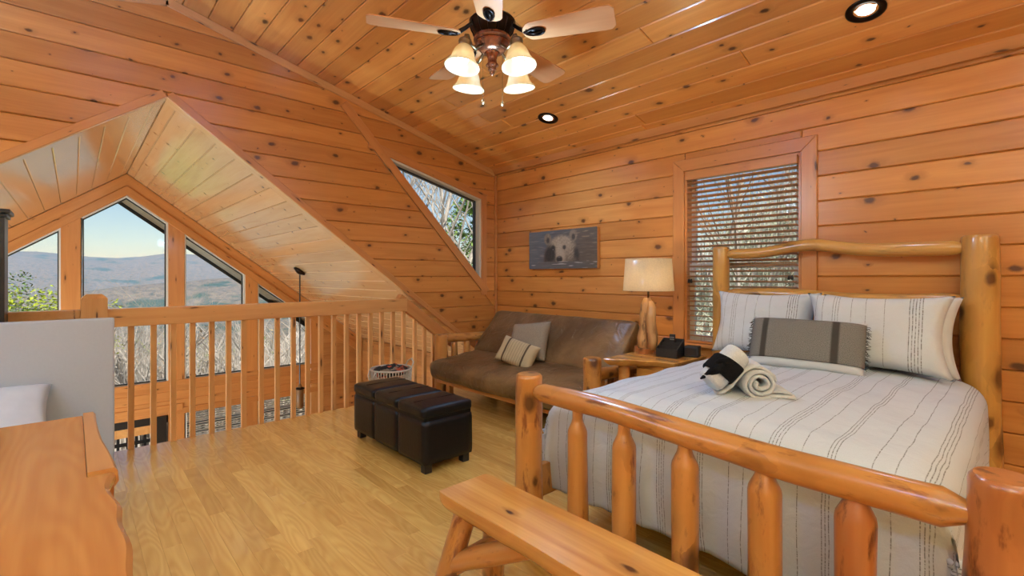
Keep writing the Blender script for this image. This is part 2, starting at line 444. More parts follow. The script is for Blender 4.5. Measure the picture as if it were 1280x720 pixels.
# --- great-room ceiling, two slopes
c8, s6 = .8, .6
FR1 = frame((0, YR, RZ), (-1, 0, 0), (0, c8, -s6), (0, -s6, -c8))
FR2 = frame((0, YR, RZ), (1, 0, 0), (0, -c8, -s6), (0, s6, -c8))
LR = (YB-YR)/c8+.1
XO = -11.2
ro = backing('ceiling_great_room_right', [[(-XL+.02, -.17), (-XO, -.17), (-XO, LR+.5), (-XL+.02, LR+.5)]], FR1, .02, .22, mat=PALE)
lo_ = backing('ceiling_great_room_left', [[(XO, -.17), (XL-.02, -.17), (XL-.02, LR+.5), (XO, LR+.5)]], FR2, .02, .22, mat=PALE)
a = 0; first = .092
edges = [0, first]
while edges[-1]+P < LR: edges.append(edges[-1]+P)
for i in range(len(edges)-1):
    a, e = edges[i], edges[i+1]
    plank('plank', [(-XL+.006, a), (-XG, a), (-XG, e), (-XL+.006, e)], FR1, PALE, ro, ch=.006, gap=.0016)
    plank('plank', [(XG, a), (XL-.006, a), (XL-.006, e), (XG, e)], FR2, PALE, lo_, ch=.006, gap=.0016)
    if a < 3.2:
        plank('plank', [(-XG+.14, a), (-XO, a), (-XO, e), (-XG+.14, e)], FR1, SOFFIT, ro, ch=.005)
        plank('plank', [(XO, a), (XG-.14, a), (XG-.14, e), (XO, e)], FR2, SOFFIT, lo_, ch=.005)
# bargeboards at the outer roof edge
for s_ in (1, -1):
    y1 = YR+s_*(LR+.4)*c8; z1 = RZ-(LR+.4)*s6
    t = board_on('trim_3' if s_ > 0 else 'trim_4', (XO+.01, YR, RZ), (XO+.01, y1, z1), .112, .04, (1, 0, 0), DARKFR, None, .004); t['kind'] = 'structure'
# --- opening edge trims on the left wall, facing the loft
def ty(y): return OPEN_UP-RS*abs(y-YR)
n = (1, 0, 0)
tw = .058
mit = tw*math.tan(math.atan(RS))
t = board_on('trim_5', (XL, YR, OPEN_UP-.004), (XL, 3.42, ty(3.42)-.004), tw, .024, n, TRIM, None, .003, side=1, off=.008); t['kind'] = 'structure'
t = board_on('trim_6', (XL, GR_Y0+.1, ty(GR_Y0+.1)-.004), (XL, YR, OPEN_UP-.004), tw, .024, n, TRIM, None, .003, side=1, off=.0075); t['kind'] = 'structure'
# lining of the opening thickness (pale edge strip)
t = board_on('trim_7', (XL-.07, YR, OPEN_UP-.012), (XL-.07, 2.74, ty(2.74)-.012), .14, .012, (0, -.6, -.8), PALE, None, .002); t['kind'] = 'structure'
t = board_on('trim_8', (XL-.07, GR_Y0+.1, ty(GR_Y0+.1)-.012), (XL-.07, YR, OPEN_UP-.012), .14, .012, (0, .6, -.8), PALE, None, .002); t['kind'] = 'structure'
# ceiling-line trim on the left wall
def cz(y): return ZC+SL*(YB-y) if y >= YR else ZR-SL*(YR-y)
t = board_on('trim_9', (XL, YB-.01, cz(YB-.01)), (XL, YR, cz(YR)), .068, .03, n, RAIL, None, .004, side=1, off=.014); t['kind'] = 'structure'
t = board_on('trim_10', (XL, YR, cz(YR)), (XL, YF, cz(YF)), .068, .03, n, RAIL, None, .004, side=1, off=.014); t['kind'] = 'structure'
# corner bead
t = MB().cbox((XL, YB-.03, 0), (XL+.03, YB, ZC-.05), .008).build('trim_11', TRIM); t['kind'] = 'structure'
# --- slanted window in the left wall
def quad_ring(mb, outer, inner, x0, x1):
    n_ = len(outer)
    vs_ = [(x0, y, z) for y, z in outer]+[(x0, y, z) for y, z in inner]+[(x1, y, z) for y, z in outer]+[(x1, y, z) for y, z in inner]
    fs = []
    for i in range(n_):
        j = (i+1) % n_
        fs += [(i, j, n_+j, n_+i), (2*n_+i, 3*n_+i, 3*n_+j, 2*n_+j), (i, 2*n_+i, 2*n_+j, j), (n_+i, n_+j, 3*n_+j, 3*n_+i)]
    mb.add(vs_, fs); return mb
def dz(y): return WD[1]-WD[2]*(y-WD[0])
def tz(y): return WT[1]-WT[2]*(y-WT[0])
zbr = dz(WYR)
tri = [(WD[0], WD[1]), (WYR, zbr), (WYR, tz(WYR))]
def inset_poly(p, e): return inset(p if area(p) > 0 else p[::-1], e)
win1 = thing('window_1', None, None); win1['kind'] = 'structure'
tri2 = inset_poly(tri, .022); tri = tri if area(tri) > 0 else tri[::-1]
j = min(range(3), key=lambda q: math.hypot(tri2[q][0]-tri[0][0], tri2[q][1]-tri[0][1])); tri2 = tri2[j:]+tri2[:j]
quad_ring(MB(), tri, tri2, XL-.13, XL-.004).build('window_jamb', CREAM, win1)
tri3 = inset(tri2, .016)
j = min(range(3), key=lambda q: math.hypot(tri3[q][0]-tri2[0][0], tri3[q][1]-tri2[0][1])); tri3 = tri3[j:]+tri3[:j]
quad_ring(MB(), tri2, tri3, XL-.125, XL-.085).build('window_sash', DARKFR, win1)
mb = MB(); mb.add([(XL-.105, y, z) for y, z in tri2], [(0, 1, 2)]); mb.build('pane', GLASS, win1)
board_on('window_casing', (XL, 3.83, dz(3.83)-.0), (XL, 1.96, dz(1.96)), .095, .028, n, TRIM, win1, .004, side=-1, off=.012)
board_on('window_casing', (XL, WYR, tz(WYR)), (XL, 2.25, tz(2.25)), .085, .024, n, TRIM, win1, .004, side=-1, off=.010, e0=.09)
board_on('window_casing', (XL, WYR, zbr-.06), (XL, WYR, tz(WYR)+.04), .085, .024, n, TRIM, win1, .004, side=-1, off=.011)

# --- gable wall
def gz(y): return RZ-RS*abs(y-YR)
def wt(y): return 2.455-.735*abs(y-YR)
uppers = [(-1.952, -1.11), (-.93, -.118), (.075, 1.02), (1.218, 2.03), (2.21, 3.053)]
uz = -.218
lows = [(1.232, 2.02), (2.21, 3.053), (-.93, -.118), (-1.952, -1.11)]
lz0, lz1 = -2.42, -.66
allp = []
def col(y0, y1, f0, f1, g0=None, g1=None):
    """polygon between lower z f and upper z g (functions or numbers) for y0..y1"""
    F0 = f0 if callable(f0) else (lambda y: f0)
    G0 = f1 if callable(f1) else (lambda y: f1)
    ys = [y0]+([YR] if y0 < YR < y1 else [])+[y1]
    return [(y, F0(y)) for y in ys]+[(y, G0(y)) for y in reversed(ys)]
bounds = [GR_Y0]
for u in uppers: bounds += list(u)
bounds.append(YB)
for i in range(len(bounds)-1):
    y0, y1 = bounds[i], bounds[i+1]; iswin = (y0, y1) in uppers
    if iswin:
        for (a, b) in ([(y0, YR), (YR, y1)] if y0 < YR < y1 else [(y0, y1)]):
            allp.append(col(a, b, wt, gz))
        low = (y0, y1) in lows
        if y0 == .075:
            allp.append(col(y0, y1, -.70, uz))
        else:
            allp.append(col(y0, y1, lz1, uz)); allp.append(col(y0, y1, ZF, lz0))
    else:
        for (a, b) in ([(y0, YR), (YR, y1)] if y0 < YR < y1 else [(y0, y1)]):
            allp.append(col(a, b, ZF, gz))
wall_gable = backing('wall_gable', allp, FG, .02, .14, mat=TRIM)
# planks on band and right end
for zA, zB in ((-.625, -.49), (-.49, -.355), (-.355, -.255)):
    plank('plank', [(GR_Y0, zA), (3.19, zA), (3.19, zB), (GR_Y0, zB)], FG, TRIM, wall_gable)
zz = ZF
while zz < .9:
    q = clip([(3.19, zz), (YB, zz), (YB, zz+P), (3.19, zz+P)], -RS, -1, RZ+RS*YR)
    if len(q) > 2: plank('plank', q, FG, LOWER, wall_gable)
    zz += P
# sloped boards along the roof line and over the windows
for s_ in (1, -1):
    for (o1, o2, wdt, of, nm) in ((-.003, 0, .135, .004, 'rake_board'), (-.172, 0, .105, .02, 'window_head_board')):
        yE = YR+s_*3.42
        A_, B_ = (XG, YR, RZ+o1), (XG, yE, gz(yE)+o1)
        if s_ > 0: board_on(nm, A_, B_, wdt, .03, n, TRIM, wall_gable, .004, side=-1, off=of, e0=-0.0)
        else: board_on(nm, B_, A_, wdt, .03, n, TRIM, wall_gable, .004, side=-1, off=of+.0006)
for (y0, y1) in ((-.118, .075), (1.02, 1.218), (2.03, 2.21), (-1.11, -.93)):
    board_on('post_board', (XG, (y0+y1)/2, uz-.04), (XG, (y0+y1)/2, gz((y0+y1)/2)-.2), y1-y0, .03, n, TRIM, wall_gable, .004, off=.012)
    board_on('post_board', (XG, (y0+y1)/2, ZF), (XG, (y0+y1)/2, lz1+.04), y1-y0, .03, n, TRIM, wall_gable, .004, off=.012)
board_on('casing_board', (XG, 3.12, uz-.1), (XG, 3.12, gz(3.12)-.25), .135, .03, n, TRIM, wall_gable, .004, off=.012)
board_on('casing_board', (XG, 3.12, ZF), (XG, 3.12, lz1+.1), .135, .03, n, RAIL, wall_gable, .004, off=.012)
board_on('sill_board', (XG, GR_Y0, uz-.02), (XG, 3.19, uz-.02), .08, .03, n, TRIM, wall_gable, .004, off=.016)
board_on('head_board', (XG, 1.05, lz1+.0), (XG, 3.19, lz1+.0), .09, .03, n, TRIM, wall_gable, .004, off=.014)
# gable windows
wi = 2
def gwindow(poly, nm):
    o = thing(nm, None, None); o['kind'] = 'structure'
    if area(poly) < 0: poly = poly[::-1]
    p1 = inset(poly, .018); p2 = inset(p1, .014)
    def al(p, q):
        j = min(range(len(p)), key=lambda k: math.hypot(p[k][0]-q[0][0], p[k][1]-q[0][1])); return p[j:]+p[:j]
    p1 = al(p1, poly); p2 = al(p2, p1)
    quad_ring(MB(), poly, p1, XG-.13, XG-.001).build('window_jamb', WHITEP, o)
    quad_ring(MB(), p1, p2, XG-.12, XG-.08).build('window_sash', DARKFR, o)
    mb = MB(); mb.add([(XG-.1, y, z) for y, z in p1], [tuple(range(len(p1)))]); mb.build('pane', GLASS, o)
    return o
for (y0, y1) in uppers:
    gwindow(col(y0, y1, uz, wt), 'window_%d' % wi); wi += 1
for (y0, y1) in lows:
    o = gwindow(col(y0, y1, lz0, lz1), 'window_%d' % wi); wi += 1
    if y0 > 0:
        mb = MB(); z = lz1-.06
        while z > -2.0:
            mb.add([(XG-.06, y0+.02, z+.004), (XG-.022, y0+.02, z-.004), (XG-.022, y1-.02, z-.004), (XG-.06, y1-.02, z+.004),
                    (XG-.06, y0+.02, z+.007), (XG-.022, y0+.02, z-.001), (XG-.022, y1-.02, z-.001), (XG-.06, y1-.02, z+.007)],
                   [(0, 3, 2, 1), (4, 5, 6, 7), (0, 1, 5, 4), (2, 3, 7, 6), (1, 2, 6, 5), (3, 0, 4, 7)]); z -= .036
        bl = mb.build('blind_slats', WHITEP, o); bl['kind'] = 'stuff'
# patio door in the middle lower bay
door = thing('door_1', None, None); door['kind'] = 'structure'
MB().box((XG-.12, .075, -.81), (XG-.03, 1.02, -.70)).build('door_header', BLACKM, door)
MB().cbox((XG-.10, .075, -.93), (XG-.03, .93, -.81), .004).build('door_rail', RAIL, door)
MB().cbox((XG-.10, .075, ZF), (XG-.03, .93, ZF+.14), .004).build('door_rail', RAIL, door)
MB().cbox((XG-.11, .87, ZF), (XG+.03, 1.0, -.70), .004).build('door_stile', BLACKM, door)
MB().cbox((XG-.10, .07, ZF+.14), (XG-.03, .16, -.93), .004).build('door_stile', RAIL, door)
mb = MB(); mb.add([(XG-.065, .16, ZF+.14), (XG-.065, .87, ZF+.14), (XG-.065, .87, -.93), (XG-.065, .16, -.93)], [(0, 1, 2, 3)]); mb.build('pane', GLASS, door)
board_on('door_casing', (XG, .0, lz1+.06), (XG, 1.2, lz1+.06), .1, .03, n, TRIM, door, .004, off=.018)

# --- window in the back wall
win = thing('window_20', None, None); win['kind'] = 'structure'
nb = (0, -1, 0)
cw = .105
board_on('window_casing', (WX0-.0, YB, WZ0-.1), (WX0-.0, YB, WZ1+cw*0), cw, .03, nb, TRIM, win, .004, side=1, off=.02, e1=cw)
board_on('window_casing', (WX1+.0, YB, WZ1), (WX1+.0, YB, WZ0-.1), cw, .03, nb, TRIM, win, .004, side=1, off=.02, e0=cw)
board_on('window_casing', (WX0, YB, WZ1), (WX1, YB, WZ1), cw, .03, nb, TRIM, win, .004, side=1, off=.02, e0=cw, e1=cw)
for o in list(win.children): pass
MB().cbox((WX0-.12, YB-.05, WZ0-.03), (WX1+.12, YB+.06, WZ0), .005).build('window_sill', TRIM, win)
def ringY(mb, x0, x1, z0, z1, wdt, ya, yb):
    mb.box((x0, ya, z0), (x0+wdt, yb, z1)); mb.box((x1-wdt, ya, z0), (x1, yb, z1)); mb.box((x0+wdt, ya, z1-wdt), (x1-wdt, yb, z1)); mb.box((x0+wdt, ya, z0), (x1-wdt, yb, z0+wdt)); return mb
ringY(MB(), WX0, WX1, WZ0, WZ1, .02, YB-.001, YB+.14).build('window_jamb', TRIM, win)
zm = 1.40
ringY(MB(), WX0+.02, WX1-.02, zm, WZ1-.02, .04, YB+.09, YB+.12).build('upper_sash', WHITEP, win)
ringY(MB(), WX0+.02, WX1-.02, WZ0+.02, zm+.04, .045, YB+.055, YB+.085).build('lower_sash', WHITEP, win)
mb = MB(); mb.add([(WX0+.05, YB+.105, zm), (WX1-.05, YB+.105, zm), (WX1-.05, YB+.105, WZ1-.05), (WX0+.05, YB+.105, WZ1-.05)], [(0, 1, 2, 3)]); mb.build('pane', GLASS, win)
mb = MB(); mb.add([(WX0+.05, YB+.07, WZ0+.05), (WX1-.05, YB+.07, WZ0+.05), (WX1-.05, YB+.07, zm), (WX0+.05, YB+.07, zm)], [(0, 1, 2, 3)]); mb.build('pane', GLASS, win)
# ================================================================== objects
def point_light(name, loc, energy, color=(1, .80, .55), radius=.03, parent=None):
    d = bpy.data.lights.new(name, 'POINT'); d.energy = energy*LAMP_GAIN; d.color = color; d.shadow_soft_size = radius
    o = bpy.data.objects.new(name, d); COL.objects.link(o); o.location = loc; setparent(o, parent); return o
def spot_light(name, loc, direction, energy, angle, color, blend=.6, radius=.05, parent=None):
    d = bpy.data.lights.new(name, 'SPOT'); d.energy = energy*LAMP_GAIN; d.color = color; d.spot_size = angle; d.spot_blend = blend; d.shadow_soft_size = radius
    o = bpy.data.objects.new(name, d); COL.objects.link(o); o.location = loc
    o.rotation_euler = V(direction).to_track_quat('-Z', 'Y').to_euler(); setparent(o, parent); return o
def emis(name, col, strength):
    m, tr, bs = newmat(name); bs.inputs['Base Color'].default_value = c4(col); bs.inputs['Emission Color'].default_value = c4(col); bs.inputs['Emission Strength'].default_value = strength; return m
BULB = emis('lit_bulb', (1, .90, .72), 3.5)
LENS = emis('lit_lens', (1, .93, .80), 6)
BRONZE = plain('dark_bronze', (.022, .013, .009), .28, metal=.85, noise_amt=.4, nscale=12)
COPPER = plain('antique_copper', (.34, .13, .065), .26, metal=.9, noise_amt=.5, nscale=14)
BRASS = plain('aged_brass', (.30, .20, .10), .3, metal=.9, noise_amt=.5, nscale=20)
BLADE = wood('fan_blade_oak', (.70, .33, .14), (.58, .24, .09), knots=0, tone=.03, rough=.35, coat=.2, grain=.7, bump=.03)
def shade_mat(name, col, trans, emit=0.0, ns=14.0):
    m, tr, bs = newmat(name); b = NB(tr); out = tr.nodes['Material Output']
    tc = b.n('ShaderNodeTexCoord').outputs['Object']
    nn = b.n('ShaderNodeTexNoise', {'Vector': tc, 'Scale': ns, 'Detail': 3.0, 'Distortion': 1.2}).outputs[0]
    cc = b.mix(b.n('ShaderNodeMapRange', {0: nn, 1: .4, 2: .62}).outputs[0], c4(mul(col, .88)), c4(col))
    tl = b.n('ShaderNodeBsdfTranslucent', {0: cc}); tr.links.new(cc, bs.inputs['Base Color']); bs.inputs['Roughness'].default_value = .25
    mx = b.n('ShaderNodeMixShader', {0: trans, 1: bs.outputs[0], 2: tl.outputs[0]})
    if emit > 0:
        tr.links.new(cc, bs.inputs['Emission Color']); bs.inputs['Emission Strength'].default_value = emit
    tr.links.new(mx.outputs[0], out.inputs[0]); return m
ALAB = shade_mat('lit_alabaster_glass', (.72, .58, .38), .5, emit=.10)
LINEN = shade_mat('linen_shade', (.86, .76, .58), .6, ns=90.0)
def ceil_z(y): return cz(y)
CN = V((0, -sn, -cs))
# ---- ceiling fan
FC = V((-1.985, 1.69, 0)); zb = 2.622
fan = thing('ceiling_fan', 'bronze ceiling fan with five wooden blades and four lit glass shades', 'ceiling fan', (FC.x, FC.y, 2.75))
ct = cz(FC.y)
mb = MB(); mb.lathe([(.0, 0), (.075, 0), (.078, -.03), (.055, -.075), (.02, -.09), (.0, -.09)], (FC.x, FC.y, ct-.0), 28); mb.build('canopy', BRONZE, fan, True)
MB().tube([(FC.x, FC.y, ct-.05), (FC.x, FC.y, 2.74)], .014, 12).build('downrod', BRONZE, fan, True)
prof = [(.0, 2.86), (.03, 2.86), (.04, 2.825), (.085, 2.81), (.122, 2.80), (.128, 2.785), (.122, 2.765), (.118, 2.74), (.112, 2.70), (.100, 2.665), (.088, 2.635), (.0, 2.63)]
prof = [(r_, 2.63+(z-2.63)*.56) for r_, z in prof]
MB().lathe(prof, (FC.x, FC.y, 0), 36).build('motor_housing', BRONZE, fan, autosmooth=True)
for k in range(14):
    a = k*2*PI/14
    pts = [(FC.x+r_*math.cos(a), FC.y+r_*math.sin(a), z) for r_, z in ((.124, 2.706), (.119, 2.689), (.113, 2.669), (.101, 2.650), (.09, 2.636))]
    MB().tube(pts, .0045, 5).build('rib', BRONZE, fan, True)
MB().lathe([(.0, 2.64), (.09, 2.64), (.100, 2.632), (.103, 2.618), (.092, 2.607), (.095, 2.60), (.090, 2.588), (.078, 2.578), (.074, 2.568), (.062, 2.556), (.03, 2.548), (0, 2.548)], (FC.x, FC.y, 0), 36).build('light_kit_band', COPPER, fan, autosmooth=True)
MB().lathe([(.0, 2.56), (.045, 2.556), (.032, 2.54), (.024, 2.515), (.026, 2.495), (.036, 2.482), (.024, 2.474), (.020, 2.468), (.024, 2.460), (.018, 2.452), (.012, 2.447), (.014, 2.440), (.008, 2.43), (.0, 2.424)], (FC.x, FC.y, 0), 28).build('finial', COPPER, fan, True)
tocam = V((.734, -.679, 0)).normalized()
a0 = math.atan2(tocam.y, tocam.x)-.02
def blade_mesh():
    pts = []; L0, L1 = .205, .663
    outline = [(L0, -.056), (L0+.02, -.066), (L1-.06, -.086), (L1-.02, -.082), (L1, -.060), (L1, .060), (L1-.02, .082), (L1-.06, .086), (L0+.02, .066), (L0, .056), (L0-.022, .03), (L0-.03, 0), (L0-.022, -.03)]
    mb = MB(); mb.prism(outline, -.003, .003); return mb.mesh('blade')
BM = blade_mesh(); BM.materials.append(BLADE)
def iron_mesh():
    mb = MB()
    mb.tube([(.085, 0, .055), (.115, 0, .06), (.15, 0, .03), (.19, 0, .002), (.215, 0, -.006)], [.013, .011, .011, .013, .010], 8)
    # leaf-shaped loop plate
    lp = []
    for k in range(20):
        t = 2*PI*k/20; lp.append((.245+.05*math.cos(t), .024*math.sin(t)*(1+.25*math.cos(t)), -.009))
    mb.tube(lp, .0065, 6, closed=True)
    mb.tube([(.20, 0, -.008), (.245, .008, -.012), (.29, 0, -.008)], [.006, .009, .004], 6)
    mb.box((.196, -.02, -.006), (.285, .02, -.0035))
    return mb.mesh('blade_iron', True)
IM = iron_mesh(); IM.materials.append(BRONZE)
for k in range(5):
    a = a0+k*2*PI/5
    M = Matrix.Translation((FC.x, FC.y, zb+.012)) @ Matrix.Rotation(a, 4, 'Z')
    Mb = M @ Matrix.Rotation(math.radians(-12), 4, 'X')
    link('blade', BM, fan, None, Mb); link('blade_iron', IM, fan, None, Mb)
for k in range(4):
    a = a0+PI/4+k*PI/2; d = V((math.cos(a), math.sin(a), 0)); c = FC+d*.187
    MB().tube([FC+d*.07+V((0, 0, 2.575)), FC+d*.12+V((0, 0, 2.535)), FC+d*.155+V((0, 0, 2.55)), FC+d*.172+V((0, 0, 2.59)), c+V((-d.x*.004, -d.y*.004, 2.585)), c+V((0, 0, 2.555))], [.008, .008, .009, .009, .009, .012], 8).build('light_arm', BRASS, fan, True)
    tilt = Matrix.Translation(c+V((0, 0, 2.555))) @ Matrix.Rotation(a, 4, 'Z') @ Matrix.Rotation(math.radians(-9), 4, 'Y')
    MB().lathe([(0, .012), (.020, .012), (.034, 0), (.036, -.012), (.031, -.022), (.034, -.026), (.03, -.034), (0, -.034)], n=20).build('shade_fitter', BRASS, fan, True, M=tilt)
    sh = MB().lathe([(.028, -.03), (.036, -.036), (.050, -.056), (.058, -.078), (.064, -.100), (.074, -.122), (.090, -.140), (.092, -.148), (.089, -.147), (.072, -.121), (.061, -.099), (.055, -.078), (.047, -.057), (.033, -.039)], n=28).build('glass_shade', ALAB, fan, True, M=tilt)
    MB().lathe([(0, -.034), (.014, -.036), (.016, -.06), (.030, -.09), (.031, -.105), (.024, -.122), (0, -.130)], n=16).build('bulb', BULB, sh, True, M=tilt)
    lp = tilt @ V((0, 0, -.152))
    point_light('fan_bulb_light', lp, 1.0, (1, .95, .84), .03, fan)
point_light('fan_fill_light', (FC.x, FC.y, 2.20), 26, (.52, 1, 1.6), .10, fan)  # extra fill light added in mid-air under the fan to lift the ceiling
for k, (dx, ln) in enumerate(((-.055, .15), (.055, .16))):
    q = FC+V((tocam.y*-dx, tocam.x*dx, 0))*1.0-tocam*.055
    pc = MB().tube([(q.x, q.y, 2.56), (q.x, q.y, 2.56-ln-.10)], .0012, 4).build('pull_chain', BRASS, fan)
    MB().lathe([(0, .022), (.004, .02), (.009, .006), (.008, -.004), (0, -.008)], (q.x, q.y, 2.56-ln-.115), 10).build('chain_pull', BRASS, pc, True)
# ---- recessed lights
for (x, y, lab) in ((-3.113, 3.354, 'small round black recessed ceiling light above the bear picture'), (-.618, 3.339, 'round black recessed ceiling light right of the fan, above the bed'),
                    ):
    z = cz(y); R_ = frame((x, y, z), (1, 0, 0), (0, -cs, sn), (0, -sn, -cs))
    rl = thing('recessed_light', lab, 'ceiling light', (x, y, z), 'recessed ceiling lights')
    MB().lathe([(.098, .0), (.098, .006), (.090, .010), (.062, .006), (.058, -.004), (.058, -.018)], n=36).build('trim_ring', BRONZE, rl, True, M=R_)
    MB().lathe([(.0, .004), (.03, .004), (.05, -.001), (.059, -.016)], n=28).build('lens', LENS, rl, True, M=R_)
    spot_light('recessed_light_beam', (x, y-.004, z-.03), (0, 0, -1), 34 if x < -2 else 8, 2.5, (.55, 1, 1.7), .8, .05, rl)
# unseen downward beams added to fill the room with light, no fixtures built
for (x, y) in ((1.6, 3.3), (-3.1, -1.7), (-.6, -1.7), (1.6, -1.7)):
    z = cz(y)
    spot_light('unseen_fill_beam', (x, y, z-.03), (0, 0, -1), 16 if y > 0 else 38, 2.6, (.395, .985, 2.6), .8, .06)
# out-of-view uplights added to brighten the ceiling, on made-up torchiere stands
for (x, y, e, wh) in ((2.05, 1.15, 1150, 'right of the log bed'), (.9, -2.2, 1250, 'behind the camera'), (-3.2, -2.4, 650, 'beyond the daybed')):
    tl_ = thing('added_uplight', 'added unseen uplight on a black stand '+wh+', shining at the ceiling', 'added uplight', (x, y, 0), 'added uplights out of view')
    MB().lathe([(0, 0), (.14, 0), (.14, .02), (.02, .035), (.014, .06), (.014, 1.72), (.03, 1.74), (.16, 1.82), (.155, 1.822), (.03, 1.75), (0, 1.75)], (x, y, 0), 24).build('stand', BRONZE, tl_, True)
    spot_light('added_uplight_beam', (x, y, 1.83), (0, 0, 1), e, 2.8, (.395, .985, 2.6), .9, .08, tl_)
# ---- bear picture
def bear_print():
    W, H = 176, 78; me = bpy.data.meshes.new('bear_print'); vs_ = []; fs = []
    pw, phh = .995, .43
    for j in range(H+1):
        for i in range(W+1): vs_.append((i/W*pw, 0, phh*(1-j/H)))
    for j in range(H):
        for i in range(W): a = j*(W+1)+i; fs.append((a+W+1, a+W+2, a+1, a))
    me.from_pydata(vs_, [], fs); ca = me.color_attributes.new('print', 'FLOAT_COLOR', 'POINT')
    def ss(a, b, x): t = min(1, max(0, (x-a)/(b-a))); return t*t*(3-2*t)
    def el(u, v, cu, cv, ru, rv, soft=.35): return 1-ss(1-soft, 1+soft, math.hypot((u-cu)/ru, (v-cv)/rv))
    def lerp(a, b, t): return tuple(x+(y-x)*t for x, y in zip(a, b))
    dat = []
    for j in range(H+1):
        for i in range(W+1):
            u, v = i/W, j/H
            st = mnoise.noise(V((u*5, v*26, 1)))*.5+mnoise.noise(V((u*14, v*60, 4)))*.35
            c = lerp((.115, .125, .14), (.15, .115, .085), ss(.25, .85, u)); k = .75+.35*st+.35*ss(.5, 0, u)
            c = tuple(x*k for x in c)
            hl = ss(.28, .6, mnoise.noise(V((u*7+3, v*30, 9))))
            if v > .05: c = lerp(c, (.34, .31, .28), hl*(.35+.5*ss(.75, 1, v)))
            if u > .72 and v < .4: c = lerp(c, (.33, .24, .13), hl*.8)
            fur = mnoise.noise(V((u*40, v*30, 2)))*.5+mnoise.noise(V((u*90, v*50, 7)))*.4
            head = el(u, v, .505, .78, .262, .63, .10) * (1-ss(.80, .88, v+.05*st))
            hc = lerp((.36, .28, .19), (.15, .115, .085), ss(.30, .95, v)); hc = tuple(x*(1+.75*fur)*(1-.55*ss(.10, .26, abs(u-.5))) for x in hc)
            c = lerp(c, hc, head)
            for (eu, ev) in ((.300, .22), (.676, .17)):
                e = el(u, v, eu, ev, .056, .15, .2); c = lerp(c, tuple(x*(1+.6*fur) for x in (.22, .17, .12)), e)
                c = lerp(c, (.04, .035, .03), .85*el(u, v, eu+.004, ev+.03, .024, .075, .4))
            dk = max(el(u, v, .335, .63, .095, .24, .45), el(u, v, .73, .60, .045, .15, .5)*.85, el(u, v, .28, .6, .04, .2, .5)*.7)
            c = lerp(c, tuple(x*(1+.6*fur) for x in (.035, .032, .03)), dk*head)
            stre = ss(.15, .4, mnoise.noise(V((u*55+v*25, v*9, 3))))
            c = lerp(c, (.42, .37, .29), stre*.6*el(u, v, .63, .56, .06, .17, .4)*head)
            c = lerp(c, tuple(x*(1+.4*fur) for x in (.40, .33, .24)), .85*el(u, v, .475, .60, .05, .26, .5)*head)
            c = lerp(c, (.44, .36, .26), .6*el(u, v, .53, .68, .035, .14, .5)*head)
            c = lerp(c, (.03, .026, .024), .95*el(u, v, .385, .46, .028, .075, .4)); c = lerp(c, (.03, .026, .024), .9*el(u, v, .55, .455, .024, .055, .4))
            c = lerp(c, (.3, .3, .3), .8*el(u, v, .382, .50, .006, .014, .4))
            c = lerp(c, (.022, .02, .02), .97*el(u, v, .478, .755, .046, .085, .25)); c = lerp(c, (.20, .2, .2), .6*el(u, v, .475, .70, .02, .018, .5))
            wl = ss(.80, .84, v+.03*st); c = lerp(c, tuple(x*k*.9 for x in (.16, .15, .145)), wl*.85*el(u, v, .5, .9, .36, .16, .5))
            if v > .78: c = lerp(c, (.55, .52, .5), hl*ss(.78, .84, v)*.75)
            dat += [max(0, x) for x in c]+[1]
    ca.data.foreach_set('color', dat); me.update(); return me
pic = thing('wall_picture', 'wooden block picture of a bear swimming in grey water, above the sofa', 'picture', (-3.495, YB-.03, 1.63))
px0, pz0 = -3.992, 1.412
MB().cbox((px0, YB-.045, pz0), (px0+.997, YB-.002, pz0+.434), .003).build('panel', RAIL, pic)
m, tr, bs = newmat('bear_print'); at = tr.nodes.new('ShaderNodeAttribute'); at.attribute_name = 'print'; tr.links.new(at.outputs[0], bs.inputs[0]); bs.inputs['Roughness'].default_value = .55
link('print', bear_print(), pic, m, Matrix.Translation((px0+.001, YB-.0465, pz0+.002)))
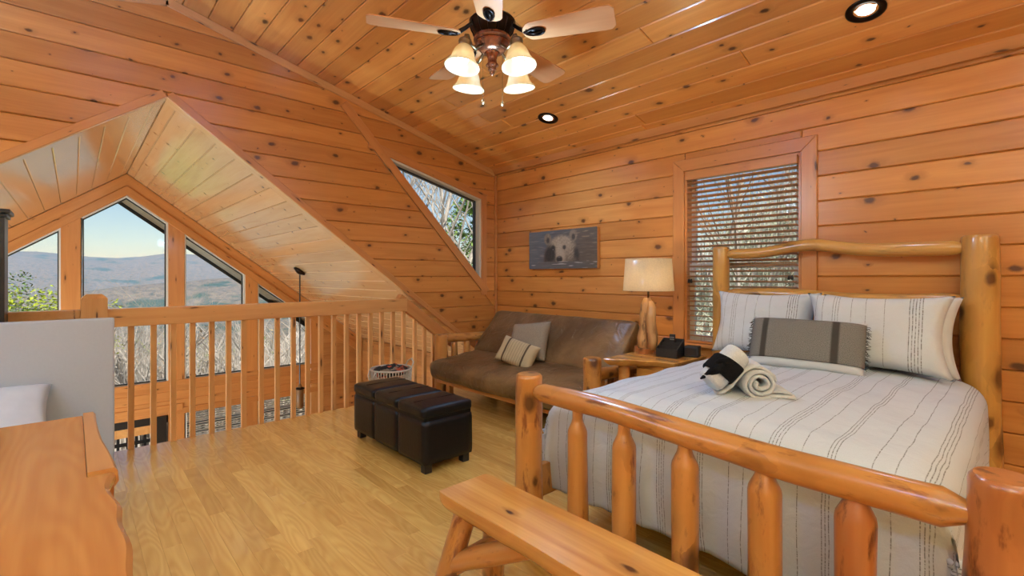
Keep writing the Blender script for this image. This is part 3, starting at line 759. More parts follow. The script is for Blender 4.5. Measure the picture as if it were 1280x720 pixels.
# ---- log helper
def log(name, p0, p1, r0, r1, mat, parent, seed=0, seg=10, n=14, wob=.05, bow=None, tip0=None, tip1=None, flatside=None):
    """peeled log from p0 to p1; tipN = (length, radius factor) of a tapered tenon"""
    p0, p1 = V(p0), V(p1); d = p1-p0; L = d.length; z = d.normalized(); x = z.orthogonal().normalized()
    if abs(z.z) > .9: x = V((1, 0, 0))-z*z.x; x.normalize()
    y = z.cross(x); rn = random.Random(seed); ph_ = [rn.uniform(0, 99) for _ in range(3)]
    st = [(0.0, .86), (.008, .97), (.02, 1.0)]
    if tip0: st = [(0, tip0[1]), (tip0[0]*.12, tip0[1]*1.03), (tip0[0], 1.0)]
    for i in range(1, seg): st.append((L*i/seg, 1.0))
    if tip1 and len(tip1) > 2: st = [q for q in st if q[0] < L-tip1[0]-.01]+[(L-tip1[0], 1.0), (L-tip1[0]*.88, .95), (L-tip1[2], tip1[1]*1.15), (L-tip1[2]*.8, tip1[1]), (L, tip1[1])]
    elif tip1: st += [(L-tip1[0], 1.0), (L-tip1[0]*.12, tip1[1]*1.03), (L, tip1[1])]
    else: st += [(L-.02, 1.0), (L-.008, .97), (L, .86)]
    st = sorted(st); mb = MB(); pr = []
    vs_ = []
    for zz_, k in st:
        t = zz_/L; rr = (r0+(r1-r0)*t)*k
        cx_ = cy_ = 0
        if bow: bx, by = bow(t); cx_ += bx; cy_ += by
        for q in range(n):
            a = 2*PI*q/n
            nz = mnoise.noise(V((math.cos(a)*.8+ph_[0], math.sin(a)*.8+ph_[1], zz_*3.2+ph_[2])))
            rad = rr*(1+wob*2*nz)
            px, py = rad*math.cos(a), rad*math.sin(a)
            if flatside is not None: py = min(py, flatside)
            vs_.append((cx_+px, cy_+py, zz_))
    fs = []
    for i in range(len(st)-1):
        for q in range(n): fs.append((i*n+q, i*n+(q+1) % n, (i+1)*n+(q+1) % n, (i+1)*n+q))
    fs.append(tuple(reversed(range(n)))); fs.append(tuple((len(st)-1)*n+q for q in range(n)))
    mb.add(vs_, fs); return mb.build(name, mat, parent, M=frame(p0, x, y, z), autosmooth=True)
# ---- soft shapes
def cushion(name, wdt, hgt, thk, M, mat, parent=None, n=26, pinch=.07, seed=0, wr=.006, power=.42, sag=0.0):
    vs_ = []; fs = []; uvs = []
    def side(sg):
        base = len(vs_)
        for j in range(n+1):
            for i in range(n+1):
                u, v = 2*i/n-1, 2*j/n-1
                u2 = math.sin(u*PI/2)*.35+u*.65; v2 = math.sin(v*PI/2)*.35+v*.65
                x = wdt/2*u2*(1-pinch*(1-v2*v2)*(abs(u2)**3)); y = hgt/2*v2*(1-pinch*(1-u2*u2)*(abs(v2)**3))
                h = max(0, (1-u2**4)*(1-v2**4))**power*thk/2
                nz = mnoise.noise(V((x*7+seed*3.1, y*7, sg*2+seed)))+.5*mnoise.noise(V((x*19, y*19+seed*5, sg)))
                edge = max(0, (1-u2**6)*(1-v2**6))
                z = sg*(h+wr*nz*edge)-sag*(1-u2*u2)*0
                vs_.append((x, y, z)); uvs.append((x, y))
        return base
    b0 = side(1); b1 = side(-1); m_ = n+1
    for j in range(n):
        for i in range(n):
            a = b0+j*m_+i; fs.append((a, a+1, a+m_+1, a+m_))
            a = b1+j*m_+i; fs.append((a, a+m_, a+m_+1, a+1))
    me = bpy.data.meshes.new(name); me.from_pydata(vs_, [], fs)
    uvl = me.uv_layers.new(name='UVMap')
    for l in me.loops: uvl.data[l.index].uv = uvs[l.vertex_index]
    bm = bmesh.new(); bm.from_mesh(me); bmesh.ops.remove_doubles(bm, verts=bm.verts, dist=.0004); bm.to_mesh(me); bm.free()
    me.polygons.foreach_set('use_smooth', [True]*len(me.polygons))
    return link(name, me, parent, mat, M)
def softbox(name, sx, sy, sz, r_, M, mat, parent=None, n=14, seed=0, wr=.006, crown=0.0, wf=4.0):
    vs_ = []; fs = []; idx = {}
    def vert(i, j, k):
        key = (i, j, k)
        if key in idx: return idx[key]
        p = V(((2*i/n-1), (2*j/n-1), (2*k/n-1))); p = V((p.x*sx/2, p.y*sy/2, p.z*sz/2))
        q = V((max(-sx/2+r_, min(sx/2-r_, p.x)), max(-sy/2+r_, min(sy/2-r_, p.y)), max(-sz/2+r_, min(sz/2-r_, p.z))))
        d = p-q
        if d.length > 1e-6:
            m_ = max(abs(d.x), abs(d.y), abs(d.z)); d = d.normalized()*m_
        p = q+d
        u, v = 2*p.x/sx, 2*p.y/sy
        p.z += crown*(1-u*u)*(1-v*v)*(1 if p.z > 0 else -.2)
        nz = mnoise.noise_vector(V((p.x*wf+seed, p.y*wf, p.z*wf)))*wr+mnoise.noise_vector(V((p.x*wf*3, p.y*wf*3+seed, p.z*wf*3)))*wr*.5
        idx[key] = len(vs_); vs_.append(tuple(p+nz)); return idx[key]
    for a in range(n):
        for b in range(n):
            for k in (0, n):
                q = [vert(a, b, k), vert(a+1, b, k), vert(a+1, b+1, k), vert(a, b+1, k)]; fs.append(q if k else q[::-1])
                q = [vert(k, a, b), vert(k, a+1, b), vert(k, a+1, b+1), vert(k, a, b+1)]; fs.append(q if k else q[::-1])
                q = [vert(a, k, b), vert(a+1, k, b), vert(a+1, k, b+1), vert(a, k, b+1)]; fs.append(q[::-1] if k else q)
    me = bpy.data.meshes.new(name); me.from_pydata(vs_, [], fs); me.polygons.foreach_set('use_smooth', [True]*len(me.polygons))
    return link(name, me, parent, mat, M)
# ---- nightstand
NT = .69
ns = thing('nightstand', 'log nightstand with live-edge golden slab top beside the bed', 'nightstand', (-2.0, 3.4, 0))
top_poly = [(-2.215, 3.01), (-2.13, 3.045), (-2.05, 3.115), (-1.95, 3.15), (-1.86, 3.215), (-1.73, 3.22), (-1.73, 3.76), (-2.0, 3.78), (-2.26, 3.76), (-2.235, 3.4)]
def live_slab(name, poly, z0, z1, mat, parent, axis='Y', under=.035, seed=1, dens=.05):
    """slab whose side faces slope in under an irregular edge"""
    pts = []
    for i in range(len(poly)):
        p, q = V((*poly[i], 0)), V((*poly[(i+1) % len(poly)], 0)); m_ = max(1, int((q-p).length/dens))
        for k in range(m_):
            t = p.lerp(q, k/m_); nz = mnoise.noise(V((t.x*9+seed, t.y*9, seed)))*.012; pts.append((t.x+nz, t.y-nz))
    n_ = len(pts); cx = sum(p[0] for p in pts)/n_; cyy = sum(p[1] for p in pts)/n_
    def ring(k, z, jit=0):
        out = []
        for i, p in enumerate(pts):
            d = V((p[0]-cx, p[1]-cyy)); l = d.length
            kk = k+jit*mnoise.noise(V((p[0]*14, p[1]*14, z*9+seed)))
            d = d*((l-kk)/l); out.append((cx+d.x, cyy+d.y, z))
        return out
    h = z1-z0; rs = [ring(under*1.6, z0, .02), ring(under*.9, z0+h*.25, .02), ring(under*.25, z0+h*.6, .015), ring(0, z1-.006, .004), ring(.006, z1)]
    mb = MB(); mb.add([q for r_ in rs for q in r_], [])
    fs = [(a*n_+i, a*n_+(i+1) % n_, (a+1)*n_+(i+1) % n_, (a+1)*n_+i) for a in range(4) for i in range(n_)]
    fs.append(tuple(reversed(range(n_)))); fs.append(tuple(4*n_+i for i in range(n_)))
    mb.f += fs; mb.mi += [0]*len(fs); return mb.build(name, mat, parent, autosmooth=True)
live_slab('top', top_poly, NT-.055, NT, SLAB, ns, under=.04)
for (x, y) in ((-2.15, 3.2), (-1.80, 3.33), (-2.15, 3.68), (-1.80, 3.68)):
    log('leg', (x, y, 0), (x, y, NT-.05), .05, .045, LOG, ns, seed=int(x*100+y*10))
MB().cbox((-2.08, 3.27, .34), (-1.85, 3.70, NT-.05), .004).build('drawer_box', SLAB, ns)
dr = MB().cbox((-2.07, 3.25, .40), (-1.86, 3.272, NT-.08), .006).build('drawer', SLAB, ns)
MB().tube([(-1.965, 3.25, .52), (-1.965, 3.215, .52)], [.008, .014], 10).build('drawer_knob', BLACKM, dr, True)
MB().cbox((-2.13, 3.22, .12), (-1.82, 3.68, .145), .006).build('shelf', SLAB, ns)
# ---- table lamp
lx, ly = -2.135, 3.53
lamp = thing('table_lamp', 'driftwood table lamp with cream drum shade on the nightstand', 'lamp', (lx, ly, NT))
for (dx, dy, rr, hh) in ((-.075, .02, .055, .045), (.0, -.055, .06, .042), (.07, .015, .058, .044), (.01, .06, .06, .043)):
    pl_ = [(lx+dx+rr*math.cos(a)*(1+.12*math.sin(3*a+dx*40)), ly+dy+rr*math.sin(a)*(1+.1*math.cos(2*a))) for a in [2*PI*k/14 for k in range(14)]]
    mb = MB(); mb.prism(pl_, NT, NT+hh); o = mb.build('base_block', LOGD, lamp)
def trunk(pts, rad, seed, mat, name):
    mb = MB(); rn = random.Random(seed); n_ = 10; c = []
    P_ = [V(p) for p in pts]; vs_ = []; 
    for i, p in enumerate(P_):
        for q in range(n_):
            a = 2*PI*q/n_; k = 1+.28*mnoise.noise(V((math.cos(a)*1.3+seed, math.sin(a)*1.3, p.z*5)))
            vs_.append((p.x+rad[i]*k*math.cos(a), p.y+rad[i]*k*math.sin(a), p.z))
    fs = [(i*n_+q, i*n_+(q+1) % n_, (i+1)*n_+(q+1) % n_, (i+1)*n_+q) for i in range(len(P_)-1) for q in range(n_)]
    fs += [tuple(reversed(range(n_))), tuple((len(P_)-1)*n_+q for q in range(n_))]
    mb.add(vs_, fs); return mb.build(name, mat, lamp, True)
DRIFT = wood('driftwood', (.62, .36, .15), (.36, .15, .05), axis='Z', vdim='3D', knots=.6, kscale=(6, 10), ksize=.3, tone=.1, rough=.4, coat=.3, grain=1.2, patches=.8, patchc=(.07, .02, .01))
trunk([(lx-.028, ly-.01, NT+.03), (lx-.05, ly-.01, NT+.12), (lx-.035, ly, NT+.22), (lx-.03, ly, NT+.32), (lx-.022, ly, NT+.40), (lx-.01, ly, NT+.455)], [.052, .044, .042, .048, .046, .026], 3, DRIFT, 'stem')
trunk([(lx+.045, ly-.02, NT+.03), (lx+.05, ly-.02, NT+.12), (lx+.03, ly-.012, NT+.2), (lx+.03, ly-.01, NT+.3), (lx+.028, ly, NT+.38), (lx+.015, ly, NT+.43)], [.044, .036, .040, .044, .040, .024], 8, DRIFT, 'stem')
trunk([(lx+.01, ly+.05, NT+.03), (lx+.02, ly+.05, NT+.15), (lx+.005, ly+.03, NT+.3), (lx, ly+.01, NT+.44)], [.04, .036, .034, .022], 5, DRIFT, 'stem')
MB().tube([(lx, ly, NT+.42), (lx, ly, NT+.60)], .009, 10).build('lamp_socket', BRASS, lamp, True)
zs0, zs1 = 1.208, 1.470
MB().lathe([(.207, zs0), (.188, zs1), (.1865, zs1), (.2055, zs0)], (lx, ly, 0), 48, close=False).build('lamp_shade', LINEN, lamp, True)
for zz_, rr in ((zs0, .2065), (zs1, .1875)):
    MB().tube([(lx+rr*math.cos(a), ly+rr*math.sin(a), zz_) for a in [2*PI*k/48 for k in range(48)]], .003, 5, closed=True).build('shade_rim', LINEN, lamp, True)
mb = MB()
for k in range(3): mb.tube([(lx, ly, zs1-.02), (lx+.186*math.cos(k*2*PI/3), ly+.186*math.sin(k*2*PI/3), zs1-.008)], .002, 4)
mb.build('shade_spider', BRASS, lamp)
MB().lathe([(0, 1.24), (.014, 1.24), (.02, 1.28), (.03, 1.31), (.025, 1.335), (0, 1.345)], (lx, ly, 0), 14).build('bulb', BULB, lamp, True)
point_light('table_lamp_light', (lx, ly, 1.34), 9, (1, .76, .45), .035, lamp)
# ---- desk organiser and small clock on the nightstand
BLK = plain('black_leatherette', (.014, .013, .013), .42, noise_amt=.3, nscale=60)
org = thing('remote_organizer', 'black slanted remote-control organizer box beside the lamp', 'organizer', (-1.92, 3.52, NT))
R_ = Matrix.Translation((-1.915, 3.49, NT)) @ Matrix.Rotation(math.radians(8), 4, 'Z')
w_, d_ = .17, .16
mb = MB()
mb.box((-w_/2, -d_/2, 0), (w_/2, -d_/2+.006, .065)); mb.box((-w_/2, d_/2-.006, 0), (w_/2, d_/2, .135)); mb.box((-w_/2, -d_/2, 0), (w_/2, d_/2, .006))
for sx in (-w_/2, w_/2-.006):
    mb.add([(sx, -d_/2, 0), (sx+.006, -d_/2, 0), (sx+.006, d_/2, 0), (sx, d_/2, 0), (sx, -d_/2, .065), (sx+.006, -d_/2, .065), (sx+.006, d_/2, .135), (sx, d_/2, .135)],
           [(0, 3, 2, 1), (4, 5, 6, 7), (0, 1, 5, 4), (1, 2, 6, 5), (2, 3, 7, 6), (3, 0, 4, 7)])
mb.build('box', BLK, org, M=R_)
for yy, hh in ((-.03, .085), (.022, .108)): MB().box((-w_/2+.006, yy, .006), (w_/2-.006, yy+.005, hh)).build('divider', BLK, org, M=R_)
rem = thing('remote_control', 'black remote control standing in the back slot of the organizer', 'remote', (-1.92, 3.55, NT))
MB().cbox((-.025, .045, .012), (.02, .062, .17), .005).build('remote_body', BLK, rem, M=R_)
mb = MB()
for a in range(3):
    for b in range(2): mb.box((-.018+a*.012, .043, .125+b*.016), (-.010+a*.012, .046, .133+b*.016))
mb.build('buttons', plain('grey_buttons', (.25, .25, .25), .5), rem, M=R_)
clk = thing('alarm_clock', 'small black cube clock on the nightstand by the pillow', 'clock', (-1.79, 3.6, NT))
R_ = Matrix.Translation((-1.785, 3.60, NT)) @ Matrix.Rotation(math.radians(12), 4, 'Z')
MB().cbox((-.055, -.045, 0), (.055, .045, .085), .006).build('clock_body', BLK, clk, M=R_)
MB().cbox((-.042, -.0475, .016), (.042, -.044, .07), .001).build('clock_face', plain('smoked_face', (.02, .02, .022), .15), clk, M=R_)
# ---- leather futon
def leather():
    m, tr, bs = newmat('worn_brown_leather'); b = NB(tr)
    tc = b.n('ShaderNodeTexCoord').outputs['Object']
    n1 = b.n('ShaderNodeTexNoise', {'Vector': tc, 'Scale': 2.2, 'Detail': 5.0, 'Roughness': .6, 'Distortion': .6}).outputs[0]
    n2 = b.n('ShaderNodeTexNoise', {'Vector': tc, 'Scale': 9.0, 'Detail': 6.0, 'Roughness': .7, 'Distortion': 1.0}).outputs[0]
    c = b.mix(b.n('ShaderNodeMapRange', {0: n1, 1: .38, 2: .64}).outputs[0], c4((.105, .056, .022)), c4((.22, .128, .055)))
    wear = b.n('ShaderNodeMapRange', {0: n2, 1: .60, 2: .72}).outputs[0]
    c = b.mix(b.math('MULTIPLY', wear, .6), c, c4((.34, .27, .19)))
    tr.links.new(c, bs.inputs['Base Color']); bs.inputs['Roughness'].default_value = .36
    bp = b.n('ShaderNodeBump', {'Height': b.n('ShaderNodeTexNoise', {'Vector': tc, 'Scale': 7.0, 'Detail': 6.0, 'Distortion': 1.5}).outputs[0], 'Strength': .45, 'Distance': .03})
    tr.links.new(bp.outputs[0], bs.inputs['Normal']); return m
LEA = leather()
fu = thing('log_futon_sofa', 'log-framed futon sofa with worn brown leather mattress under the bear picture', 'sofa', (-3.4, 3.4, 0))
FX0, FX1, FYf, FYb = -4.47, -2.35, 3.05, 3.80
for x, sd in ((FX0, 1), (FX1, 2)):
    log('arm_post', (x, FYf, 0), (x, FYf, .675), .078, .074, LOG, fu, seed=sd*7+1, wob=.04)
    log('arm_post', (x, FYb, 0), (x, FYb, .64), .07, .066, LOG, fu, seed=sd*7+2)
    log('arm_rail', (x, FYf-.02, .628 if sd == 1 else .53), (x, FYb, .60 if sd == 1 else .51), .052, .05, LOG, fu, seed=sd*7+3, tip0=(.05, .6), tip1=(.05, .6))
    log('arm_lower_rail', (x, FYf, .2), (x, FYb, .2), .045, .045, LOG, fu, seed=sd*7+4)
    for k in range(3):
        y = FYf+.18*(k+1); log('arm_spindle', (x, y, .2), (x, y, .60 if sd == 1 else .50), .04, .038, LOG, fu, seed=sd*20+k, tip1=(.07, .55), tip0=(.05, .6))
MB().cbox((FX0+.05, 2.96, .155), (FX1-.05, 3.0, .225), .006).build('front_rail', TRIM, fu)
MB().cbox((FX0+.05, 3.52, .27), (FX1-.05, 3.56, .34), .006).build('rear_rail', TRIM, fu)
for k in range(9): 
    x = FX0+.15+k*(FX1-FX0-.3)/8; MB().cbox((x-.03, 2.97, .226), (x+.03, 3.5, .246), .003).build('slat', TRIM, fu)
MB().cbox((FX0+.12, 3.03, 0), (FX0+.18, 3.09, .155), .004).build('support_leg', TRIM, fu)
MB().cbox((FX1-.18, 3.03, 0), (FX1-.12, 3.09, .155), .004).build('support_leg', TRIM, fu)
sw = 1.93
seatM = Matrix.Translation(((FX0+FX1)/2, 3.18, .345)) @ Matrix.Rotation(math.radians(6), 4, 'X')
softbox('seat_mattress', sw+.10, .72, .20, .085, seatM, LEA, fu, n=22, seed=2, wr=.012, crown=.025)
bd = V((0, 3.86-3.44, .91-.45)); bl = bd.length; by = bd.normalized(); bx = V((1, 0, 0)); bz = bx.cross(by)
cen = V(((FX0+FX1)/2-.01, (3.86+3.44)/2, (.91+.45)/2))
softbox('back_mattress', sw+.06, bl, .17, .055, frame(cen-bz*.06, bx, by, bz), LEA, fu, n=22, seed=9, wr=.014, crown=.02)
# piping seams
# ---- two throw pillows on the futon
TAUPE = plain('taupe_cotton', (.30, .235, .17), .9, noise_amt=.15, nscale=90, bump=.1, spec=.2)
def facing(c, yaw, lean, roll=0):
    return Matrix.Translation(c) @ Matrix.Rotation(yaw, 4, 'Z') @ Matrix.Rotation(PI/2-lean, 4, 'X') @ Matrix.Rotation(roll, 4, 'Z')
cushion('throw_pillow', .44, .44, .15, facing((-3.44, 3.42, .655), math.radians(12), math.radians(32), math.radians(8)), TAUPE, seed=3).name
o = bpy.data.objects['throw_pillow']; tag(o, 'plain square taupe throw pillow leaning on the leather sofa back', 'pillow', 'throw pillows on the sofa')
def stripe_mat(name, base, bands, weave=.12, axis=0, extra=None, bump=.12, rough=.92, wobble=0.0, period=None):
    """bands: list of (centre, half width, colour, dashed)"""
    m, tr, bs = newmat(name); b = NB(tr)
    uv = b.n('ShaderNodeTexCoord').outputs['UV']; s_ = b.n('ShaderNodeSeparateXYZ', {0: uv}).outputs
    u, v = s_[axis], s_[1-axis]
    wn = b.n('ShaderNodeTexNoise', {'Vector': uv, 'Scale': 6.0, 'Detail': 3.0}).outputs[0]
    if wobble: u = b.math('MULTIPLY_ADD', b.math('ADD', wn, -.5), wobble, u)
    fine = b.n('ShaderNodeTexNoise', {'Vector': uv, 'Scale': 260.0, 'Detail': 1.0}).outputs[0]
    col = b.mix(b.n('ShaderNodeMapRange', {0: fine, 1: .3, 2: .7, 3: 0.0, 4: 1.0}).outputs[0], c4(base), c4(mul(base, 1-weave)))
    if period: u = b.math('SUBTRACT', b.math('MULTIPLY', b.math('FRACT', b.math('DIVIDE', b.math('ADD', u, 10*period), period)), period), 0)
    for (cn, hw, bc, dash, op) in bands:
        d = b.math('ABSOLUTE', b.math('SUBTRACT', u, cn)); mk = b.n('ShaderNodeMapRange', {0: d, 1: hw*.7, 2: hw*1.2, 3: 1.0, 4: 0.0}).outputs[0]
        if dash:
            dn = b.n('ShaderNodeTexNoise', {'Vector': b.n('ShaderNodeCombineXYZ', {0: cn*77, 1: b.math('MULTIPLY', v, dash)}).outputs[0], 'Scale': 1.0, 'Detail': 1.0}).outputs[0]
            mk = b.math('MULTIPLY', mk, b.n('ShaderNodeMapRange', {0: dn, 1: .38, 2: .55, 3: .25, 4: 1.0}).outputs[0])
        col = b.mix(b.math('MULTIPLY', mk, op), col, c4(bc))
    tr.links.new(col, bs.inputs['Base Color']); bs.inputs['Roughness'].default_value = rough; bs.inputs['Specular IOR Level'].default_value = .15
    n4 = b.n('ShaderNodeTexNoise', {'Vector': uv, 'Scale': 14.0, 'Detail': 5.0, 'Distortion': .8}).outputs[0]
    bp = b.n('ShaderNodeBump', {'Height': n4, 'Strength': bump, 'Distance': .03}); tr.links.new(bp.outputs[0], bs.inputs['Normal'])
    return m
SAND = (.48, .38, .24); DKB = (.075, .05, .032)
bands = [(-.115, .011, DKB, 0, .95), (.115, .011, DKB, 0, .95)]+[(-.09+.03*k, .0022, (.16, .12, .08), 0, .8) for k in range(7)]
LUMB = stripe_mat('sand_striped_cotton', SAND, bands)
o = cushion('lumbar_pillow', .44, .27, .12, facing((-3.38, 3.20, .57), math.radians(16), math.radians(28), math.radians(-14)), LUMB, seed=5)
tag(o, 'small striped tan lumbar pillow with two dark bands on the leather sofa', 'pillow', 'throw pillows on the sofa')
# ================================================================== bed
BX0h, BX1h, BX0f, BX1f, BYh, BYf = -1.688, -.175, -1.628, -.034, 3.90, 1.62
bed = thing('log_bed_frame', 'peeled-log bed frame with tall headboard and spindled footboard', 'bed', ((BX0h+BX1h)/2, 2.8, 0))
log('headboard_post', (BX0h, BYh, 0), (BX0h, BYh, 1.565), .066, .064, LOGY, bed, seed=31, wob=.03)
log('headboard_post', (BX1h, BYh, 0), (BX1h, BYh, 1.565), .098, .084, LOGY, bed, seed=32, wob=.05, seg=16)
def hump(t): return (0, .035*math.exp(-((t-.36)/.16)**2)-.012*math.exp(-((t-.8)/.2)**2))
# local y of a horizontal log is found per log; bow given in world up
def hlog(name, p0, p1, r0, r1, mat, parent, seed, bowf, **kw):
    z = (V(p1)-V(p0)).normalized(); x = z.orthogonal().normalized()
    if abs(z.z) > .9: x = V((1, 0, 0))
    y = z.cross(x); up = V((0, 0, 1)); cx, cyv = up.dot(x), up.dot(y)
    return log(name, p0, p1, r0, r1, mat, parent, seed, bow=(lambda t: (cx*bowf(t), cyv*bowf(t))), **kw)
hlog('headboard_rail', (BX0h+.05, BYh, 1.505), (BX1h-.06, BYh, 1.505), .040, .046, LOGY, bed, 33, lambda t: .05*math.exp(-((t-.42)/.16)**2)-.01*t, seg=24, wob=.05, tip0=(.06, .7), tip1=(.07, .62))
hlog('headboard_rail', (BX0h+.05, BYh, 1.185), (BX1h-.06, BYh, 1.175), .042, .044, LOGY, bed, 34, lambda t: .012*math.sin(t*7), seg=20, wob=.06, tip0=(.06, .65), tip1=(.07, .62))
hlog('headboard_rail', (BX0h+.05, BYh, .42), (BX1h-.06, BYh, .42), .042, .044, LOGY, bed, 35, lambda t: 0, tip0=(.06, .65), tip1=(.07, .62))
for k in range(5):
    x = BX0h+.25*(k+1); log('headboard_spindle', (x, BYh, .46), (x, BYh, 1.15), .04, .038, LOGY, bed, seed=40+k, tip0=(.06, .6), tip1=(.06, .6))
log('footboard_post', (BX0f, BYf, 0), (BX0f, BYf, .852), .069, .064, LOG, bed, seed=51, wob=.04, seg=14, n=18)
log('footboard_post', (BX1f+.005, BYf, 0), (BX1f+.005, BYf, .848), .082, .070, LOGD, bed, seed=52, wob=.06, seg=14, n=20)
hlog('footboard_rail', (BX0f+.045, BYf, .770), (BX1f-.05, BYf, .745), .044, .052, LOG, bed, 53, lambda t: .012*math.sin(t*5.5+.4), seg=26, n=20, wob=.06, tip0=(.05, .62), tip1=(.085, .55))
hlog('footboard_rail', (BX0f+.045, BYf, .19), (BX1f-.05, BYf, .19), .045, .05, LOG, bed, 54, lambda t: 0, seg=12, tip0=(.05, .62), tip1=(.085, .55))
for k, x in enumerate((-1.327, -1.089, -.832, -.562, -.322)):
    log('footboard_spindle', (x, BYf, .19), (x, BYf, .765), .047+.003*(k % 2), .044+.002*k, LOGD if k == 4 else LOG, bed, seed=60+k, seg=12, n=18, wob=.04, tip0=(.07, .6), tip1=(.13, .52, .078))
for x0, x1 in ((BX0h+.03, BX0f+.02), (BX1h-.05, BX1f-.05)):
    MB().add([], []) ; b_ = MB(); b_.cbox((x0-.02, BYf+.05, .22), (x0+.02, BYh-.05, .38), .006); b_.build('side_rail', LOG, bed)
matt = softbox('mattress', 1.42, 1.86, .28, .05, Matrix.Translation((-.91, 2.78, .52)), plain('white_ticking', (.7, .7, .69), .9), None, n=10, wr=.002)
tag(matt, 'white mattress under the striped comforter on the log bed', 'mattress')
# ---- comforter with woven stripes
STR = (.10, .092, .085)
bands = []
def grp(c, n_=3, gap=.010, hw=.0016, op=.8): return [(c+gap*(i-(n_-1)/2), hw, STR, 170, op) for i in range(n_)]
per = .42
bands = grp(.05, 3)+grp(.16, 1)+grp(.215, 1)+grp(.30, 4, .011)+grp(.385, 1)
COMF = stripe_mat('striped_white_cotton', (.60, .63, .675), bands, weave=.06, bump=.16, wobble=.012, period=per)
def comforter():
    a, c = .765, -.905; yh, yf = 3.74, 1.79; rr = .10; zt = .70; ds, df = .46, .43
    S, T = [], []
    n1, n2 = 96, 110
    smax = a+ds
    def bend(s, lim):
        """distance along the cloth -> (outward, drop)"""
        s0 = lim-rr
        if s <= s0: return s, 0
        ang = (s-s0)/rr
        if ang < PI/2: return s0+rr*math.sin(ang), rr*(1-math.cos(ang))
        return lim, rr+(s-s0-rr*PI/2)
    vs_, uvs, fs = [], [], []
    t0, t1 = -df, yh-yf
    for j in range(n2+1):
        t = t0+(t1-t0)*j/n2
        for i in range(n1+1):
            s = -smax+2*smax*i/n1
            ox, dx = bend(abs(s), a)
            # foot: distance from the head end
            oy, dyv = bend(t1-t, t1)
            y = yh-oy; x = c+math.copysign(ox, s)
            if dx > 0 and dyv > 0:
                d = max(dx, dyv)+.25*min(dx, dyv)
                k = min(1, min(dx, dyv)/.3); bunch = .03*k*math.sin(9*math.atan2(dx, dyv)*2)
                x += math.copysign(bunch-.015*k, s); y += bunch+.03*k
            else: d = max(dx, dyv)
            u = (x-c)/a; w_ = (y-yf)/(yh-yf)
            crown = .075*max(0, 1-abs(u)**2.6)*min(1, max(0, w_+.02)/.10)**.6
            puff = .012*mnoise.noise(V((x*3.2, y*3.2, 1)))+.006*mnoise.noise(V((x*8, y*5, 3)))+.003*mnoise.noise(V((x*25, y*11, 5)))
            z = zt-d+crown+puff
            if d > .05:
                wv = min(1, (d-.05)/.3)
                if dyv >= dx: y -= wv*(.028*mnoise.noise(V((x*6.5, d*1.2, 2)))+.015*mnoise.noise(V((x*14, d*4, 8))))-.0+.02*wv*math.sin(d*7)
                if dx > dyv: x += math.copysign(wv*(.03*mnoise.noise(V((y*6, d*1.4, 12)))), s)
            # taper narrower towards the head
            vs_.append((x, y, max(z, .24))); uvs.append((s, t))
    m_ = n1+1
    for j in range(n2):
        for i in range(n1): q = j*m_+i; fs.append((q, q+1, q+m_+1, q+m_))
    me = bpy.data.meshes.new('comforter'); me.from_pydata(vs_, [], fs); uvl = me.uv_layers.new(name='UVMap')
    for l in me.loops: uvl.data[l.index].uv = uvs[l.vertex_index]
    me.polygons.foreach_set('use_smooth', [True]*len(me.polygons))
    o = link('comforter', me, None, COMF); md = o.modifiers.new('thick', 'SOLIDIFY'); md.thickness = .02; md.offset = -1
    return o
tag(comforter(), 'white comforter with thin grey dashed stripes spread over the log bed', 'comforter')
# ---- pillows
PSTR = stripe_mat('striped_pillow_cotton', (.62, .65, .69), [(x_, .0016, STR, 150, .75) for x_ in (-.29, -.25, -.10, -.03, .06)]+[(.20+.014*k, .0022, STR, 150, .9) for k in range(-2, 3)]+[(-.18+.014*k, .002, STR, 150, .7) for k in range(-1, 2)], weave=.06, bump=.25, wobble=.008)
WHT = plain('white_cotton', (.62, .65, .69), .92, noise_amt=.04, nscale=8, bump=.35, spec=.15, tex='Object')
o = cushion('bed_pillow', .70, .48, .20, facing((-1.28, 3.665, .985), math.radians(2), math.radians(17), 0), PSTR, seed=11, pinch=.15, wr=.017)
tag(o, 'striped white pillow at the left of the headboard, behind the grey lumbar pillow', 'pillow', 'pillows on the log bed')
o = cushion('bed_pillow', .70, .48, .17, facing((-.60, 3.72, .97), math.radians(-2), math.radians(12), 0), WHT, seed=12, pinch=.13, wr=.014)
o.location.x += .015
tag(o, 'plain white pillow mostly hidden behind the right striped pillow', 'pillow', 'pillows on the log bed')
o = cushion('bed_pillow', .72, .48, .20, facing((-.615, 3.53, .985), math.radians(2), math.radians(17), 0), PSTR, seed=13, pinch=.15, wr=.017)
tag(o, 'striped white pillow at the right of the headboard beside the thick log post', 'pillow', 'pillows on the log bed')
GREYW = stripe_mat('grey_woven_cotton', (.25, .235, .215), [(-.215, .017, (.060, .052, .045), 0, 1), (.155, .020, (.060, .052, .045), 0, 1)], weave=.55, bump=.25)
pm_ = facing((-.905, 3.27, .905), math.radians(8), math.radians(26), math.radians(-1))
lum = thing('grey_lumbar_pillow', 'grey woven lumbar pillow with dark bands, white edges and fringed ends on the bed', 'pillow', (-.905, 3.27, .78))
cushion('pillow_body', .60, .33, .15, pm_, WHT, lum, seed=15, pinch=.03, wr=.004)
